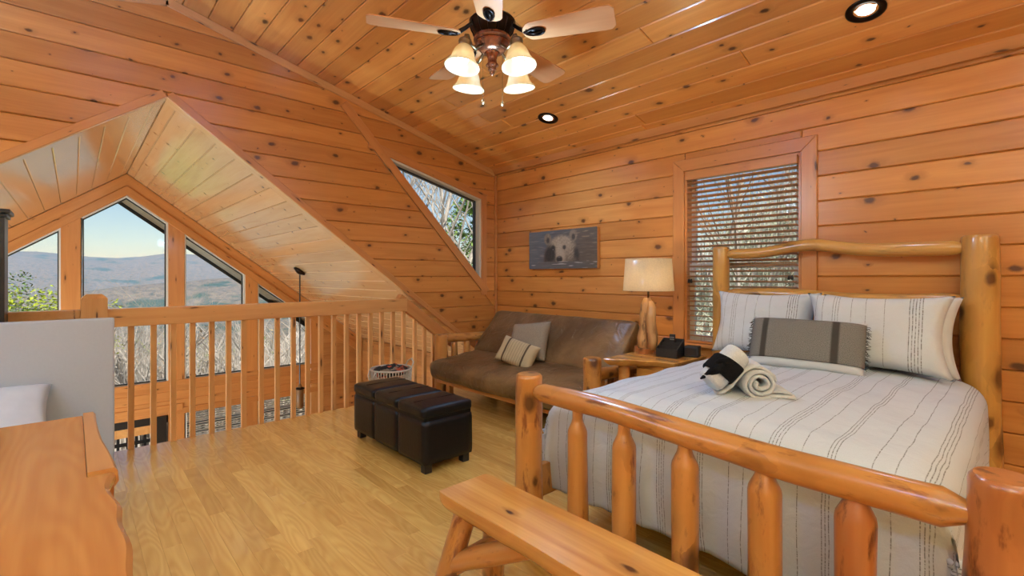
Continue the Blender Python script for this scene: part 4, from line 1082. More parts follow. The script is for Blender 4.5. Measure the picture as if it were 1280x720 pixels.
# grey sleeve wrapped over the middle of the pillow
def sleeve():
    n1, n2 = 40, 22; vs_, uvs, fs = [], [], []
    for j in range(n2+1):
        for i in range(n1+1):
            u, v = 2*i/n1-1, 2*j/n2-1
            x = .297*u; y = -.118+.262*(j/n2)
            uu, vv = x/.30, y/.165
            h = max(0.0, (1-min(1, abs(uu))**4)*(1-min(1, abs(vv))**4))**.42*.075
            vs_.append((x, y, h+.006)); uvs.append((x, y))
    m_ = n1+1
    for j in range(n2):
        for i in range(n1): q = j*m_+i; fs.append((q, q+1, q+m_+1, q+m_))
    me = bpy.data.meshes.new('sleeve'); me.from_pydata(vs_, [], fs); uvl = me.uv_layers.new(name='UVMap')
    for l in me.loops: uvl.data[l.index].uv = uvs[l.vertex_index]
    me.polygons.foreach_set('use_smooth', [True]*len(me.polygons))
    o = link('woven_panel', me, lum, GREYW, pm_); md = o.modifiers.new('t', 'SOLIDIFY'); md.thickness = .003; return o
sleeve()
rn = random.Random(4)
for sx in (-1, 1):
    mb = MB()
    for k in range(46):
        y = -.115+.25*k/45+rn.uniform(-.003, .003); L_ = rn.uniform(.016, .034)
        p0 = V((sx*.288, y, rn.uniform(.010, .022))); p1 = p0+V((sx*L_*.5, rn.uniform(-.008, .004), .004)); p2 = p0+V((sx*L_, rn.uniform(-.02, .004), rn.uniform(-.01, .008)))
        mb.tube([p0, p1, p2], [.0022, .002, .0012], 4)
    o = mb.build('fringe', plain('dark_fringe', (.05, .045, .04), .95), lum, M=pm_); o['kind'] = 'stuff'
# ---- rolled towels
TOW = plain('white_terry', (.64, .665, .70), .95, noise_amt=.10, nscale=160, bump=.5, spec=.1, sheen=.3)
TBLK = plain('black_terry', (.010, .010, .011), .95, noise_amt=.3, nscale=160, bump=.4, spec=.1)
vr = V((-.4072, 1.032, 0)).normalized(); rt = V((vr.y, -vr.x, 0)); up = V((0, 0, 1)); TO = V((-.905, 2.294, .768))
FT = frame(TO, rt, vr, up)     # x right, y away, z up
def sheet(name, prof, y0, y1, th, mat, parent, ny=8, M=None, taper=None, smooth=True, fr=(1, 1)):
    """thick cloth following prof (x,z) extruded along y"""
    n_ = len(prof); nr = []
    for i in range(n_):
        a, b = prof[max(0, i-1)], prof[min(n_-1, i+1)]; d = V((b[0]-a[0], b[1]-a[1])); d = d.normalized() if d.length > 1e-9 else V((1, 0)); nr.append((-d.y, d.x))
    mb = MB(); vs_ = []
    for j in range(ny+1):
        t = j/ny; y = y0+(y1-y0)*t; e = min(1, min(t, 1-t)*ny*.8+.55)
        for sgn in (.5, -.5):
            for i in range(n_):
                nz = .003*mnoise.noise(V((prof[i][0]*30, y*18, prof[i][1]*30)))
                vs_.append((prof[i][0]+nr[i][0]*(th*sgn*e+nz), y, prof[i][1]+nr[i][1]*(th*sgn*e+nz)))
    fs = []; R_ = 2*n_
    for j in range(ny):
        for i in range(n_-1):
            a = j*R_+i; fs.append((a, a+R_, a+R_+1, a+1)); a += n_; fs.append((a, a+1, a+R_+1, a+R_))
        for i in (0, n_-1):
            a = j*R_+i; q = (a, a+n_, a+n_+R_, a+R_); fs.append(q if i == 0 else q[::-1])
    for j in (0, ny):
        for i in range(n_-1):
            a = j*R_+i; q = (a, a+1, a+1+n_, a+n_); fs.append(q if j == 0 else q[::-1])
    mb.add(vs_, fs); return mb.build(name, mat, parent, M=M, smooth=smooth)
tw1 = thing('rolled_towel', 'white bath towel rolled into a spiral with its tail flat on the bed', 'towel', tuple(TO+rt*.08), 'towels on the bed')
prof = []
for k in range(64):
    t = k/63; a = -PI/2-(2.35*2*PI)*(1-t); rr = .012+.052*(t**.8); prof.append((.070+rr*math.cos(a)*1.08, .067+rr*math.sin(a)))
prof += [(.11, .0135), (.15, .015), (.185, .014), (.212, .012)]
sheet('spiral', prof, -.075, .20, .021, TOW, tw1, ny=10, M=FT @ Matrix.Rotation(math.radians(14), 4, 'Z'))
sheet('folded_tail', [(.10, .030), (.15, .033), (.19, .031), (.206, .024), (.19, .013), (.15, .012)], -.065, .16, .012, TOW, tw1, ny=8, M=FT @ Matrix.Rotation(math.radians(14), 4, 'Z'))
pr2 = [(-.115, .012), (-.085, .022), (-.05, .048), (-.022, .085), (.004, .118), (.024, .135), (.045, .142), (.075, .140), (.105, .126), (.128, .105), (.138, .08)]
sheet('draped_flap', pr2, -.06, .21, .018, TOW, tw1, ny=10, M=FT @ Matrix.Rotation(math.radians(14), 4, 'Z'))
tw2 = thing('rolled_hand_towel', 'white towel rolled tight and leaning, tied round with a black cloth', 'towel', tuple(TO-rt*.08), 'towels on the bed')
p0 = FT @ V((-.132, -.09, .062)); p1 = FT @ V((-.003, -.005, .198))
dA = (p1-p0).normalized(); Ln = (p1-p0).length
xA = dA.orthogonal().normalized(); FA = frame(p0, xA, dA.cross(xA), dA)
MB().lathe([(0, .004), (.03, 0), (.052, .004), (.059, .02), (.0605, .06), (.0605, Ln-.03), (.058, Ln-.008), (.050, Ln), (.042, Ln-.006), (.036, Ln-.002), (.026, Ln-.008), (.012, Ln-.003), (0, Ln-.01)], n=32).build('towel_roll', TOW, tw2, True, M=FA)
band = thing('black_washcloth', 'black cloth wrapped around the leaning white towel on the bed', 'washcloth', tuple(p0+dA*Ln*.5), 'towels on the bed')
mb = MB(); n_ = 32; vs_ = []
for i, zz_ in enumerate((.055, .062, .085, .11, .132, .14)):
    for q in range(n_):
        a = 2*PI*q/n_; k = .0635+.003*mnoise.noise(V((math.cos(a)*2, math.sin(a)*2, i)))+(-.002 if i in (0, 5) else .001)
        vs_.append((k*math.cos(a), k*math.sin(a), zz_+.012*math.cos(a*1)))
fs = [(i*n_+q, i*n_+(q+1) % n_, (i+1)*n_+(q+1) % n_, (i+1)*n_+q) for i in range(5) for q in range(n_)]
mb.add(vs_, fs); o = mb.build('wrap', TBLK, band, True, M=FA); md = o.modifiers.new('t', 'SOLIDIFY'); md.thickness = .008; md.offset = 1
c0 = FT @ V((-.10, -.135, .135)); 
mb = MB(); mb.tube([FT @ V((-.062, -.118, .145)), FT @ V((-.105, -.125, .128)), FT @ V((-.14, -.11, .100)), FT @ V((-.165, -.09, .078))], [.022, .020, .013, .004], 8); mb.build('corner_tail', TBLK, band, True)
mb = MB(); mb.tube([FT @ V((-.04, -.10, .172)), FT @ V((-.08, -.11, .168)), FT @ V((-.115, -.09, .150))], [.014, .016, .005], 8); mb.build('corner_tail', TBLK, band, True)
# ================================================================== bench
bench = thing('log_bench', 'half-log bench with golden slab seat at the foot of the bed', 'bench', (-1.0, 1.2, 0))
def bench_seat():
    L_ = 1.35; n_ = 18; vs_, fs = [], []; xs = [0, .008, .03]+[L_*k/22 for k in range(1, 22)]+[L_-.03, L_-.008, L_]
    for i, x in enumerate(xs):
        k = 1 if .02 < x < L_-.02 else (.985 if .004 < x < L_-.004 else .965)
        w0 = .128*(1+.05*mnoise.noise(V((x*3, 1, 0)))); w1 = .128*(1+.05*mnoise.noise(V((x*3, 7, 0)))); dp = .112*(1+.08*mnoise.noise(V((x*2.5, 4, 2))))
        ring = [(w1*k, 0), (-w0*k, 0)]
        for q in range(1, n_):
            a = PI*q/n_; wq = w0 if a < PI/2 else w1
            rr = 1+.05*mnoise.noise(V((x*7, math.cos(a)*2, 5)))
            ring.append((-math.cos(a)*(wq)*k*rr**.5 if True else 0, -dp*k*math.sin(a)**.8*rr))
        for y, z in ring: vs_.append((x, y, z))
    m_ = n_+1
    for i in range(len(xs)-1):
        for q in range(m_): fs.append((i*m_+q, i*m_+(q+1) % m_, (i+1)*m_+(q+1) % m_, (i+1)*m_+q))
    fs.append(tuple(reversed(range(m_)))); fs.append(tuple((len(xs)-1)*m_+q for q in range(m_)))
    mb = MB(); mb.add(vs_, [f[::-1] for f in fs]); return mb
bench_seat().build('seat', SLAB, bench, M=Matrix.Translation((-1.615, 1.215, .452)), autosmooth=True)
LEG0 = [(-1.50, 1.145, .36, -1.60, 1.075), (-1.50, 1.29, .36, -1.60, 1.37), (-.40, 1.145, .36, -.30, 1.075), (-.40, 1.29, .36, -.30, 1.37)]
for k, (x1, y1, z1, x0, y0) in enumerate(LEG0):
    log('leg', (x0, y0, 0), (x1, y1, z1+.045), .050, .045, LOG, bench, seed=80+k, seg=8, tip1=(.05, .7))
log('stretcher', (-1.555, 1.085, .16), (-1.52, 1.35, .20), .038, .036, LOG, bench, seed=90, tip0=(.05, .7), tip1=(.05, .7))
log('stretcher', (-.355, 1.085, .17), (-.355, 1.35, .17), .038, .036, LOG, bench, seed=91, tip0=(.05, .7), tip1=(.05, .7))
hlog('brace', (-1.575, 1.105, .17), (-1.17, 1.21, .37), .042, .040, LOG, bench, 92, lambda t: 0, tip0=(.04, .8), tip1=(.05, .7))
hlog('brace', (-.335, 1.13, .17), (-.74, 1.21, .37), .042, .040, LOG, bench, 93, lambda t: 0, tip0=(.04, .8), tip1=(.05, .7))
# ================================================================== ottoman
OLE = plain('black_ottoman_leather', (.0045, .005, .006), .40, noise_amt=.25, nscale=45, bump=.10, spec=.3)
ott = thing('storage_ottoman', 'black leather storage ottoman with three cushioned lid tops', 'ottoman', (-3.27, 1.92, 0))
OX0, OX1, OY0, OY1 = -3.775, -2.70, 1.705, 2.115
for k in range(3):     # three stitched panels on the front
    xa = OX0+(OX1-OX0)*k/3; xb = OX0+(OX1-OX0)*(k+1)/3
    softbox('body_panel', xb-xa+.004, OY1-OY0, .30, .018, Matrix.Translation(((xa+xb)/2, (OY0+OY1)/2, .205)), OLE, ott, n=8, seed=k, wr=.0015)
    lid = softbox('lid_cushion', xb-xa-.006, OY1-OY0+.006, .075, .026, Matrix.Translation(((xa+xb)/2, (OY0+OY1)/2, .405)), OLE, ott, n=16, seed=k+5, wr=.003, crown=.010)
    MB().box(((xa+xb)/2-.0012, OY0+.03, .4495), ((xa+xb)/2+.0012, OY1-.03, .4535)).build('lid_seam', OLE, lid)
MB().box((OX0+.012, OY0+.012, .30), (OX1-.012, OY1-.012, .375)).build('rim', OLE, ott)
mb = MB()
for x in (OX0+.06, OX1-.04):
    for y in (OY0+.045, OY1-.05): MB().cbox((x-.028, y-.028, 0), (x+.028, y+.028, .062), .006).build('foot', BLACKM, ott)
# ================================================================== basket with folded blanket
bx_, by_ = -4.40, 2.39
CANE = plain('white_cane', (.62, .58, .52), .6, noise_amt=.2, nscale=40)
bk = thing('wicker_basket', 'round white open-weave basket by the balusters behind the ottoman', 'basket', (bx_, by_, 0))
def circ(r_, z, n_=40): return [(bx_+r_*math.cos(2*PI*k/n_), by_+r_*math.sin(2*PI*k/n_), z) for k in range(n_)]
mb = MB(); mb.tube(circ(.205, .385), .009, 6, closed=True); mb.build('rim', CANE, bk, True)
for z, r_ in ((.30, .200), (.15, .192), (.01, .182)):
    MB().tube(circ(r_, z), .006, 5, closed=True).build('hoop', CANE, bk, True)
for k in range(44):
    a = 2*PI*k/44; MB().tube([(bx_+.182*math.cos(a), by_+.182*math.sin(a), .008), (bx_+.205*math.cos(a), by_+.205*math.sin(a), .384)], .0055, 5).build('stave', CANE, bk)
MB().lathe([(0, .004), (.18, .004), (.18, .012), (0, .012)], (bx_, by_, 0), 32).build('base', CANE, bk)
ha = math.atan2(-by_, -bx_)
for da, sgn in ((-1.05, 1), (PI-1.05, 1)):
    a = ha+da; c = V((bx_+.207*math.cos(a), by_+.207*math.sin(a), .385)); tdir = V((-math.sin(a), math.cos(a), 0)); od = V((math.cos(a), math.sin(a), 0))
    s_ = 1 if da < 0 else 1
    z_ = (-.085, .075)[da > 0]
    MB().tube([c+tdir*.06, c+tdir*.055+V((0, 0, z_*.6))+od*.02, c+V((0, 0, z_))+od*.035, c-tdir*.055+V((0, 0, z_*.6))+od*.02, c-tdir*.06], .008, 6).build('handle', CANE, bk, True)
m, tr, bs = newmat('dark_patterned_knit'); b = NB(tr)
tc = b.n('ShaderNodeTexCoord').outputs['Object']; vo = b.n('ShaderNodeTexVoronoi', {'Vector': tc, 'Scale': 26.0})
sc_ = b.n('ShaderNodeSeparateColor', {0: vo.outputs['Color']}).outputs
cc = b.mix(b.math('GREATER_THAN', sc_[0], .78), c4((.013, .012, .011)), c4((.42, .07, .025))); cc = b.mix(b.math('GREATER_THAN', sc_[1], .80), cc, c4((.20, .17, .12)))
tr.links.new(cc, bs.inputs[0]); bs.inputs['Roughness'].default_value = .9
vs_, fs = [], []; nn_ = 26
for i in range(nn_):
    for q in range(nn_):
        rr = .185*i/(nn_-1); a = 2*PI*q/nn_
        z = .37+.05*(1-(i/(nn_-1))**2)+.035*mnoise.noise(V((rr*math.cos(a)*14, rr*math.sin(a)*14, 3)))-(.03 if i == nn_-1 else 0)
        vs_.append((bx_+rr*math.cos(a), by_+rr*math.sin(a), z))
fs = [(i*nn_+q, i*nn_+(q+1) % nn_, (i+1)*nn_+(q+1) % nn_, (i+1)*nn_+q) for i in range(nn_-1) for q in range(nn_)]
mb = MB(); mb.add(vs_, [f[::-1] for f in fs]); o = mb.build('throw_blanket', m, None, True); md = o.modifiers.new('t', 'SOLIDIFY'); md.thickness = .02
tag(o, 'dark throw blanket with orange flecks heaped in the white basket', 'blanket')
# ================================================================== railing
rg = thing('stair_railing', 'pine railing with square balusters along the open loft edge', 'railing', (XL, 1.5, 0))
def rail_obj(name, p0, p1, h, t, mat):
    p0, p1 = V(p0), V(p1); x = (p1-p0); L_ = x.length; x.normalize(); z = V((1, 0, 0)); y = z.cross(x)
    mb = MB(); mb.cbox((0, -h/2, -t/2), (L_, h/2, t/2), .006); return mb.build(name, mat, rg, M=frame(p0, x, y, z))
rail_obj('handrail', (XL-.006, .185, 1.014), (XL-.006, 2.70, 1.014), .138, .092, RAIL)
rail_obj('sloped_rail', (XL-.008, 2.60, 1.082), (XL-.008, 3.32, .542), .125, .085, TRIM)
# newel post with chamfered cap
mb = MB(); hw = .073; yc = .114
mb.add([(XL-hw, yc-hw, -.25), (XL+hw, yc-hw, -.25), (XL+hw, yc+hw, -.25), (XL-hw, yc+hw, -.25), (XL-hw, yc-hw, 1.165), (XL+hw, yc-hw, 1.165), (XL+hw, yc+hw, 1.165), (XL-hw, yc+hw, 1.165),
        (XL-hw+.03, yc-hw+.03, 1.195), (XL+hw-.03, yc-hw+.03, 1.195), (XL+hw-.03, yc+hw-.03, 1.195), (XL-hw+.03, yc+hw-.03, 1.195)],
       [(0, 1, 5, 4), (1, 2, 6, 5), (2, 3, 7, 6), (3, 0, 4, 7), (4, 5, 9, 8), (5, 6, 10, 9), (6, 7, 11, 10), (7, 4, 8, 11), (8, 9, 10, 11), (3, 2, 1, 0)])
mb.v = [(z, y-yc, -(x-XL)) for x, y, z in mb.v]
mb.build('newel_post', RAIL, rg, M=frame((XL, yc, 0), (0, 0, 1), (0, 1, 0), (-1, 0, 0)))
by0 = [.323, .46, .587, .715, .85, .973, 1.089, 1.228, 1.361, 1.5, 1.63, 1.754, 1.879, 2.008, 2.138, 2.264, 2.39, 2.521, 2.651, 2.792, 2.916, 3.033]
bme = MB().cbox((0, -.019, -.019), (1.0, .019, .019), .002).mesh('baluster'); bme.materials.append(RAIL)
for y in by0:
    y *= 1.011; top = .96 if y < 2.64 else 1.075-.75*(y-2.6)-.06
    M = frame((XL-.012, y, -.06), (0, 0, 1), (0, 1, 0), (-1, 0, 0)) @ Matrix.Diagonal((top+.06, 1, 1, 1))
    link('baluster', bme, rg, None, M)
MB().cbox((XL-.05, -1.75, .945), (XL+.04, .04, 1.083), .006).build('handrail', RAIL, rg)
for k in range(13):
    M = frame((XL-.012, -.09-.131*k, -.06), (0, 0, 1), (0, 1, 0), (-1, 0, 0)) @ Matrix.Diagonal((1.02, 1, 1, 1)); link('baluster', bme, rg, None, M)
# ================================================================== objects at the left edge
GREYV = plain('white_vinyl_headboard', (.49, .53, .575), .45, noise_amt=.03, nscale=60, bump=.06)
db = thing('daybed', 'low daybed with flat white headboard panel in front of the railing', 'bed', (-3.3, -.5, 0))
MB().cbox((-4.36, -1.35, .03), (-4.30, .212, 1.037), .012).build('headboard_panel', GREYV, db)
MB().cbox((-4.29, -1.3, .10), (-2.15, -.02, .20), .01).build('base', GREYV, db)
for x in (-4.2, -2.25):
    for y in (-1.25, -.08): MB().cbox((x-.03, y-.03, 0), (x+.03, y+.03, .1), .004).build('leg', BLACKM, db)
o = softbox('daybed_mattress', 2.1, 1.22, .16, .05, Matrix.Translation((-3.23, -.68, .285)), WHT, None, n=10, wr=.004); tag(o, 'low white mattress on the daybed behind the dresser', 'mattress')
o = cushion('daybed_pillow', .66, .44, .16, Matrix.Translation((-4.11, -.43, .49)) @ Matrix.Rotation(PI/2, 4, 'Z') @ Matrix.Rotation(math.radians(38), 4, 'X'), WHT, seed=21, wr=.014)
tag(o, 'crumpled white pillow against the flat white headboard at the left edge', 'pillow')
# ---- live edge dresser
dzt = .90
dd = thing('live_edge_dresser', 'live-edge wooden dresser top at the lower left corner', 'dresser', (-1.4, -.4, 0))
def slab_piece(name, poly, z0, z1, mat, ch=.006, xax=True):
    cx = sum(p[0] for p in poly)/len(poly); cyy = sum(p[1] for p in poly)/len(poly)
    if area(poly) < 0: poly = poly[::-1]
    mb = convex_prism([(x-cx, y-cyy) for x, y in poly], ch, z1-z0)
    return mb.build(name, mat, dd, M=Matrix.Translation((cx, cyy, z1)))
YS = .021
edge_y = lambda x: .066-.010*math.sin(min(1, (x+1.332)/.2)*PI)+.003*math.sin(x*31)
tp = [(-1.945, -.62), (-.75, -.62)]+[(-.75-.584*k/24, edge_y(-.75-.584*k/24)) for k in range(25)]+[(-1.334, YS), (-1.945, YS)]
mb = MB(); n_ = len(tp); ct_ = (-1.35, -.3)
def rg_(dy, z): return [(min(max(x, -1.945+dy), -.75)-ct_[0], y-(dy if y > .03 else 0)-ct_[1], z-dzt) for x, y in tp]
R3 = [rg_(.014, dzt-.055), rg_(0, dzt-.02), rg_(.0, dzt-.008), rg_(.008, dzt)]
mb.add([q for r_ in R3 for q in r_], [(a*n_+i, a*n_+(i+1) % n_, (a+1)*n_+(i+1) % n_, (a+1)*n_+i) for a in range(3) for i in range(n_)]+[tuple(range(n_))[::-1], tuple(3*n_+i for i in range(n_))])
mb.build('top_plank', SLABR, dd, M=Matrix.Translation((ct_[0], ct_[1], dzt)), autosmooth=True)
slab_piece('top_plank', [(-1.945, -1.0), (-.75, -1.0), (-.75, -.622), (-1.945, -.622)], dzt-.055, dzt, SLABR, .008)
def wavy(name, x0, x1, y0, y1f, z0, z1, mat, n_=26):
    mb = MB(); vs_ = []
    for i in range(n_+1):
        x = x0+(x1-x0)*i/n_; y = y1f(x)
        for (yy, zz_) in ((y0, z0), (y-.014, z0), (y+.002, z0+(z1-z0)*.45), (y, z1-.008), (y-.006, z1), (y0, z1)): vs_.append((x, yy, zz_))
    fs = [(i*6+q, i*6+(q+1) % 6, (i+1)*6+(q+1) % 6, (i+1)*6+q) for i in range(n_) for q in range(6)]
    fs += [tuple(range(6))[::-1], tuple(n_*6+q for q in range(6))]
    cx, cyy = (x0+x1)/2, y0
    mb.add([(a-cx, b-cyy, c-z1) for a, b, c in vs_], fs); return mb.build(name, mat, dd, M=Matrix.Translation((cx, cyy, z1)), autosmooth=True)
SLABL = wood('dresser_edge_board', (.62, .31, .11), (.50, .21, .06), tone=.03, knots=.1, rough=.28, coat=.5, coat_rough=.15, grain=.8, cathedral=.2, bump=.05)
wavy('edge_board', -1.945, -1.345, YS+.001, lambda x: .056+.006*math.sin((x+1.6)*6)+.010*max(0, (x+1.62)/.28), dzt-.05, dzt+.006, SLABL)
slab_piece('edge_wedge', [(-1.345, YS+.002), (-1.322, YS+.002), (-1.322, .064), (-1.345, .066)], dzt-.05, dzt-.006, LOGD, .001)
MB().cbox((-1.86, -.96, .06), (-.82, -.06, dzt-.056), .006).build('body', SLABR, dd)
for k in range(3):
    o = MB().cbox((-1.80, -.062, .12+.245*k), (-.88, -.045, .34+.245*k), .008).build('drawer', SLABL, dd)
    for x in (-1.55, -1.13): MB().tube([(x, -.046, .23+.245*k), (x, -.015, .23+.245*k)], [.008, .014], 8).build('drawer_knob', BLACKM, o, True)
for x in (-1.82, -.86):
    for y in (-.92, -.10): log('leg', (x, y, 0), (x, y, .1), .05, .05, LOG, dd, seed=int(x*10), seg=3)
# ---- tall black cabinet at the far left
kb = thing('tall_black_cabinet', 'tall black cabinet with moulded top at the far left edge', 'cabinet', (-4.46, -.75, 0))
BG = plain('black_green_paint', (.012, .016, .014), .35, noise_amt=.2)
ycab = -.318
MB().cbox((-4.60, -1.05, .0), (-4.38, ycab, 1.70), .004).build('carcass', BG, kb)
MB().cbox((-4.615, -1.07, 1.70), (-4.365, ycab+.012, 1.722), .004).build('crown_moulding', BG, kb)
MB().cbox((-4.63, -1.09, 1.722), (-4.35, ycab+.026, 1.75), .006).build('crown_moulding', BG, kb)
MB().cbox((-4.382, -1.0, .1), (-4.372, ycab-.04, 1.6), .003).build('door', BG, kb)
# ================================================================== window blind of the back wall
bl = thing('window_blind', 'wooden slat blind lowered over the window behind the bed', 'blind', (-1.6, YB, 1.5))
MB().cbox((WX0+.022, YB-.035, WZ1-.085), (WX1-.022, YB+.035, WZ1-.02), .004).build('headrail', TRIM, bl)
SLATM = wood('blind_slat_wood', (.60, .25, .08), (.48, .18, .05), knots=0, tone=.06, rough=.35, coat=.2, bump=0)
z = WZ1-.11; sl_me = MB().cbox((WX0+.026, -.024, -.0016), (WX1-.026, .024, .0016), .001).mesh('slat'); sl_me.materials.append(SLATM)
k = 0
while z > WZ0+.035:
    link('slat', sl_me, bl, None, Matrix.Translation((0, YB+.01, z)) @ Matrix.Rotation(math.radians(-17), 4, 'X')); z -= .0435; k += 1
MB().cbox((WX0+.026, YB-.016, WZ0+.004), (WX1-.026, YB+.034, WZ0+.022), .003).build('bottom_rail', SLATM, bl)
CORD = plain('tan_cord', (.35, .25, .14), .8)
for x in (WX0+.16, (WX0+WX1)/2+.1, WX1-.12):
    for yy in (YB-.016, YB+.036): MB().tube([(x, yy, WZ1-.08), (x, yy, WZ0+.02)], .0012, 4).build('ladder_cord', CORD, bl)
for x, z1 in ((WX0+.055, 1.30), (WX0+.075, 1.30), (WX1-.075, 1.33), (WX1-.055, 1.33)):
    MB().tube([(x, YB-.035, WZ1-.06), (x, YB-.032, z1)], .0013, 4).build('pull_cord', CORD, bl)
    MB().lathe([(0, .02), (.008, .015), (.012, -.012), (0, -.02)], (x, YB-.032, z1-.015), 10).build('cord_tassel', BLACKM, bl, True)
# ================================================================== great room: pendant
pdx, pdy = -6.95, 2.35
pz = gz(pdy)
pend = thing('hanging_pendant', 'dark pendant lantern on a long chain from the great-room ceiling', 'pendant lamp', (pdx, pdy, 0))
MB().lathe([(0, .0), (.085, .0), (.09, -.018), (.05, -.035), (.02, -.05), (0, -.05)], n=24).build('ceiling_plate', BRONZE, pend, True, M=frame((pdx, pdy, pz-.005), (1, 0, 0), (0, .8, -.6), (0, .6, .8)))
mb = MB(); z = pz-.06
lk = []
for k in range(14):
    a = 2*PI*k/14; lk.append((math.cos(a)*.011, 0, math.sin(a)*.024))
zz_ = z
mb.tube([(pdx, pdy, z), (pdx, pdy, -.20)], .010, 6)
mb.build('chain', BLACKM, pend)
MB().lathe([(0, -.18), (.02, -.2), (.035, -.24), (.05, -.26), (.05, -.50), (.035, -.53), (0, -.54)], (pdx, pdy, 0), 16).build('lantern_body', plain('amber_lantern', (.22, .11, .04), .4), pend, True)
MB().lathe([(0, -.22), (.075, -.25), (.06, -.262), (0, -.262)], (pdx, pdy, 0), 16).build('lantern_cap', BRONZE, pend, True)
# hidden point lights added to brighten the great room from below
for (x, y, e) in ((-5.5, -1.7, 150), (-6.8, -2.3, 110)):
    point_light('great_room_fill', (x, y, -1.2), 1.5*e, (.66, 1, 1.22), .12)
# ================================================================== deck outside
DECKW = plain('weathered_deck', (.70, .64, .56), .8, noise_amt=.3, nscale=20)
flat('deck_floor', (XO-.1, GR_Y0-1, ZF-.2), (XG-.16, YB+1, ZF-.08), DECKW)
dr = thing('deck_railing', 'dark brown deck railing outside the gable windows', 'railing', (XO, .5, ZF))
DKR = plain('dark_deck_rail', (.035, .028, .024), .6)
MB().cbox((XO-.05, GR_Y0-1, -1.60), (XO+.09, YB+1, -1.55), .006).build('top_rail', DKR, dr)
MB().cbox((XO, GR_Y0-1, -1.78), (XO+.04, YB+1, -1.72), .004).build('middle_rail', DKR, dr)
MB().cbox((XO, GR_Y0-1, ZF+.1), (XO+.04, YB+1, ZF+.16), .004).build('bottom_rail', DKR, dr)
dme = MB().cbox((XO+.005, -.018, ZF-.06), (XO+.035, .018, -1.6), .003).mesh('deck_baluster'); dme.materials.append(DKR)
y = GR_Y0-.9
while y < YB+1: link('deck_baluster', dme, dr, None, Matrix.Translation((0, y, 0))); y += .13
POSTW = plain('brown_deck_post', (.16, .10, .065), .7, noise_amt=.3)
for y, lab in ((4.55, 'brown deck post holding the roof edge, right of the gable windows'), (-3.5, 'brown deck post left of the gable windows')):
    o = MB().cbox((XO+.1, y-.075, ZF-.08), (XO+.25, y+.075, RZ-.75*abs(y-YR)-.05), .006).build('deck_post', POSTW); tag(o, lab, 'post')
# ================================================================== land
def terrain_h(x, y):
    d = math.hypot(x+8, y); a = math.atan2(y-.5, -x)
    h = -5.5-.30*max(0, d-12)
    h = -4.2-70*(1-math.exp(-max(0, d-8)/430))-50*(1-math.exp(-max(0, d-8)/1500))
    h += 4*mnoise.noise(V((x/60, y/60, 3)))*min(1, d/120)
    far = 1/(1+math.exp(-(d-3000)/320)); n2 = mnoise.noise(V((x/1100, y/1100, 8)))+.5*mnoise.noise(V((x/420, y/420, 2)))
    ridge = 250+60*mnoise.noise(V((a*4.2+2, 1, 5)))+35*mnoise.noise(V((a*11, 4, 1)))+10*mnoise.noise(V((a*40, 2, 2)))
    h += far*(ridge+75)*1/(1+math.exp(-(d-3900)/420))*1.0
    mid = math.exp(-((d-1900)/420)**2); h += mid*(58+70*max(0, math.sin(a*3.2+.15))*1+22*n2+6*mnoise.noise(V((x/90, y/90, 4))))
    h += 14*n2*min(1, d/900)+7*mnoise.noise(V((x/150, y/150, 6)))*min(1, d/500)
    up = max(0, min(1, (x+17)/7)); h += up*up*(3-2*up)*max(0, y-7)*.55 if y < 60 else up*29
    if d > 5200: h -= (d-5200)*.1
    return h
def forest_mat():
    m, tr, bs = newmat('spring_forest_hills'); b = NB(tr)
    tc = b.n('ShaderNodeTexCoord').outputs['Object']
    n1 = b.n('ShaderNodeTexNoise', {'Vector': tc, 'Scale': .004, 'Detail': 6.0, 'Roughness': .65}).outputs[0]
    n2 = b.n('ShaderNodeTexNoise', {'Vector': tc, 'Scale': .05, 'Detail': 5.0, 'Roughness': .7}).outputs[0]
    n3 = b.n('ShaderNodeTexNoise', {'Vector': tc, 'Scale': .35, 'Detail': 4.0}).outputs[0]
    c = b.ramp(n2, [(.30, c4((.075, .10, .05))), (.45, c4((.24, .205, .13))), (.58, c4((.36, .29, .21))), (.70, c4((.30, .32, .14)))])
    c = b.mix(b.n('ShaderNodeMapRange', {0: n1, 1: .55, 2: .62}).outputs[0], c, c4((.09, .14, .06)))
    c = b.mix(b.n('ShaderNodeMapRange', {0: n3, 1: .35, 2: .65, 3: .35, 4: 0.0}).outputs[0], c, c4((.03, .03, .02)))
    tr.links.new(c, bs.inputs[0]); bs.inputs['Roughness'].default_value = 1; bs.inputs['Specular IOR Level'].default_value = 0
    bp = b.n('ShaderNodeBump', {'Height': n2, 'Strength': 1.0, 'Distance': 12.0}); tr.links.new(bp.outputs[0], bs.inputs['Normal'])
    return m
FOR = forest_mat()
vs_, fs = [], []; NA, NR = 150, 170
rad = [6*(1000**(k/(NR-1))) for k in range(NR)]
for i in range(NR):
    for k in range(NA):
        a = math.radians(-100+260*k/(NA-1)) ; r_ = rad[i]
        x, y = -8-r_*math.cos(a)+6, r_*math.sin(a)
        vs_.append((x, y, terrain_h(x, y)))
for i in range(NR-1):
    for k in range(NA-1): q = i*NA+k; fs.append((q, q+1, q+NA+1, q+NA))
me = bpy.data.meshes.new('hills'); me.from_pydata(vs_, [], [f[::-1] for f in fs]); me.polygons.foreach_set('use_smooth', [True]*len(fs))
o = link('hills', me, None, FOR); o['kind'] = 'structure'
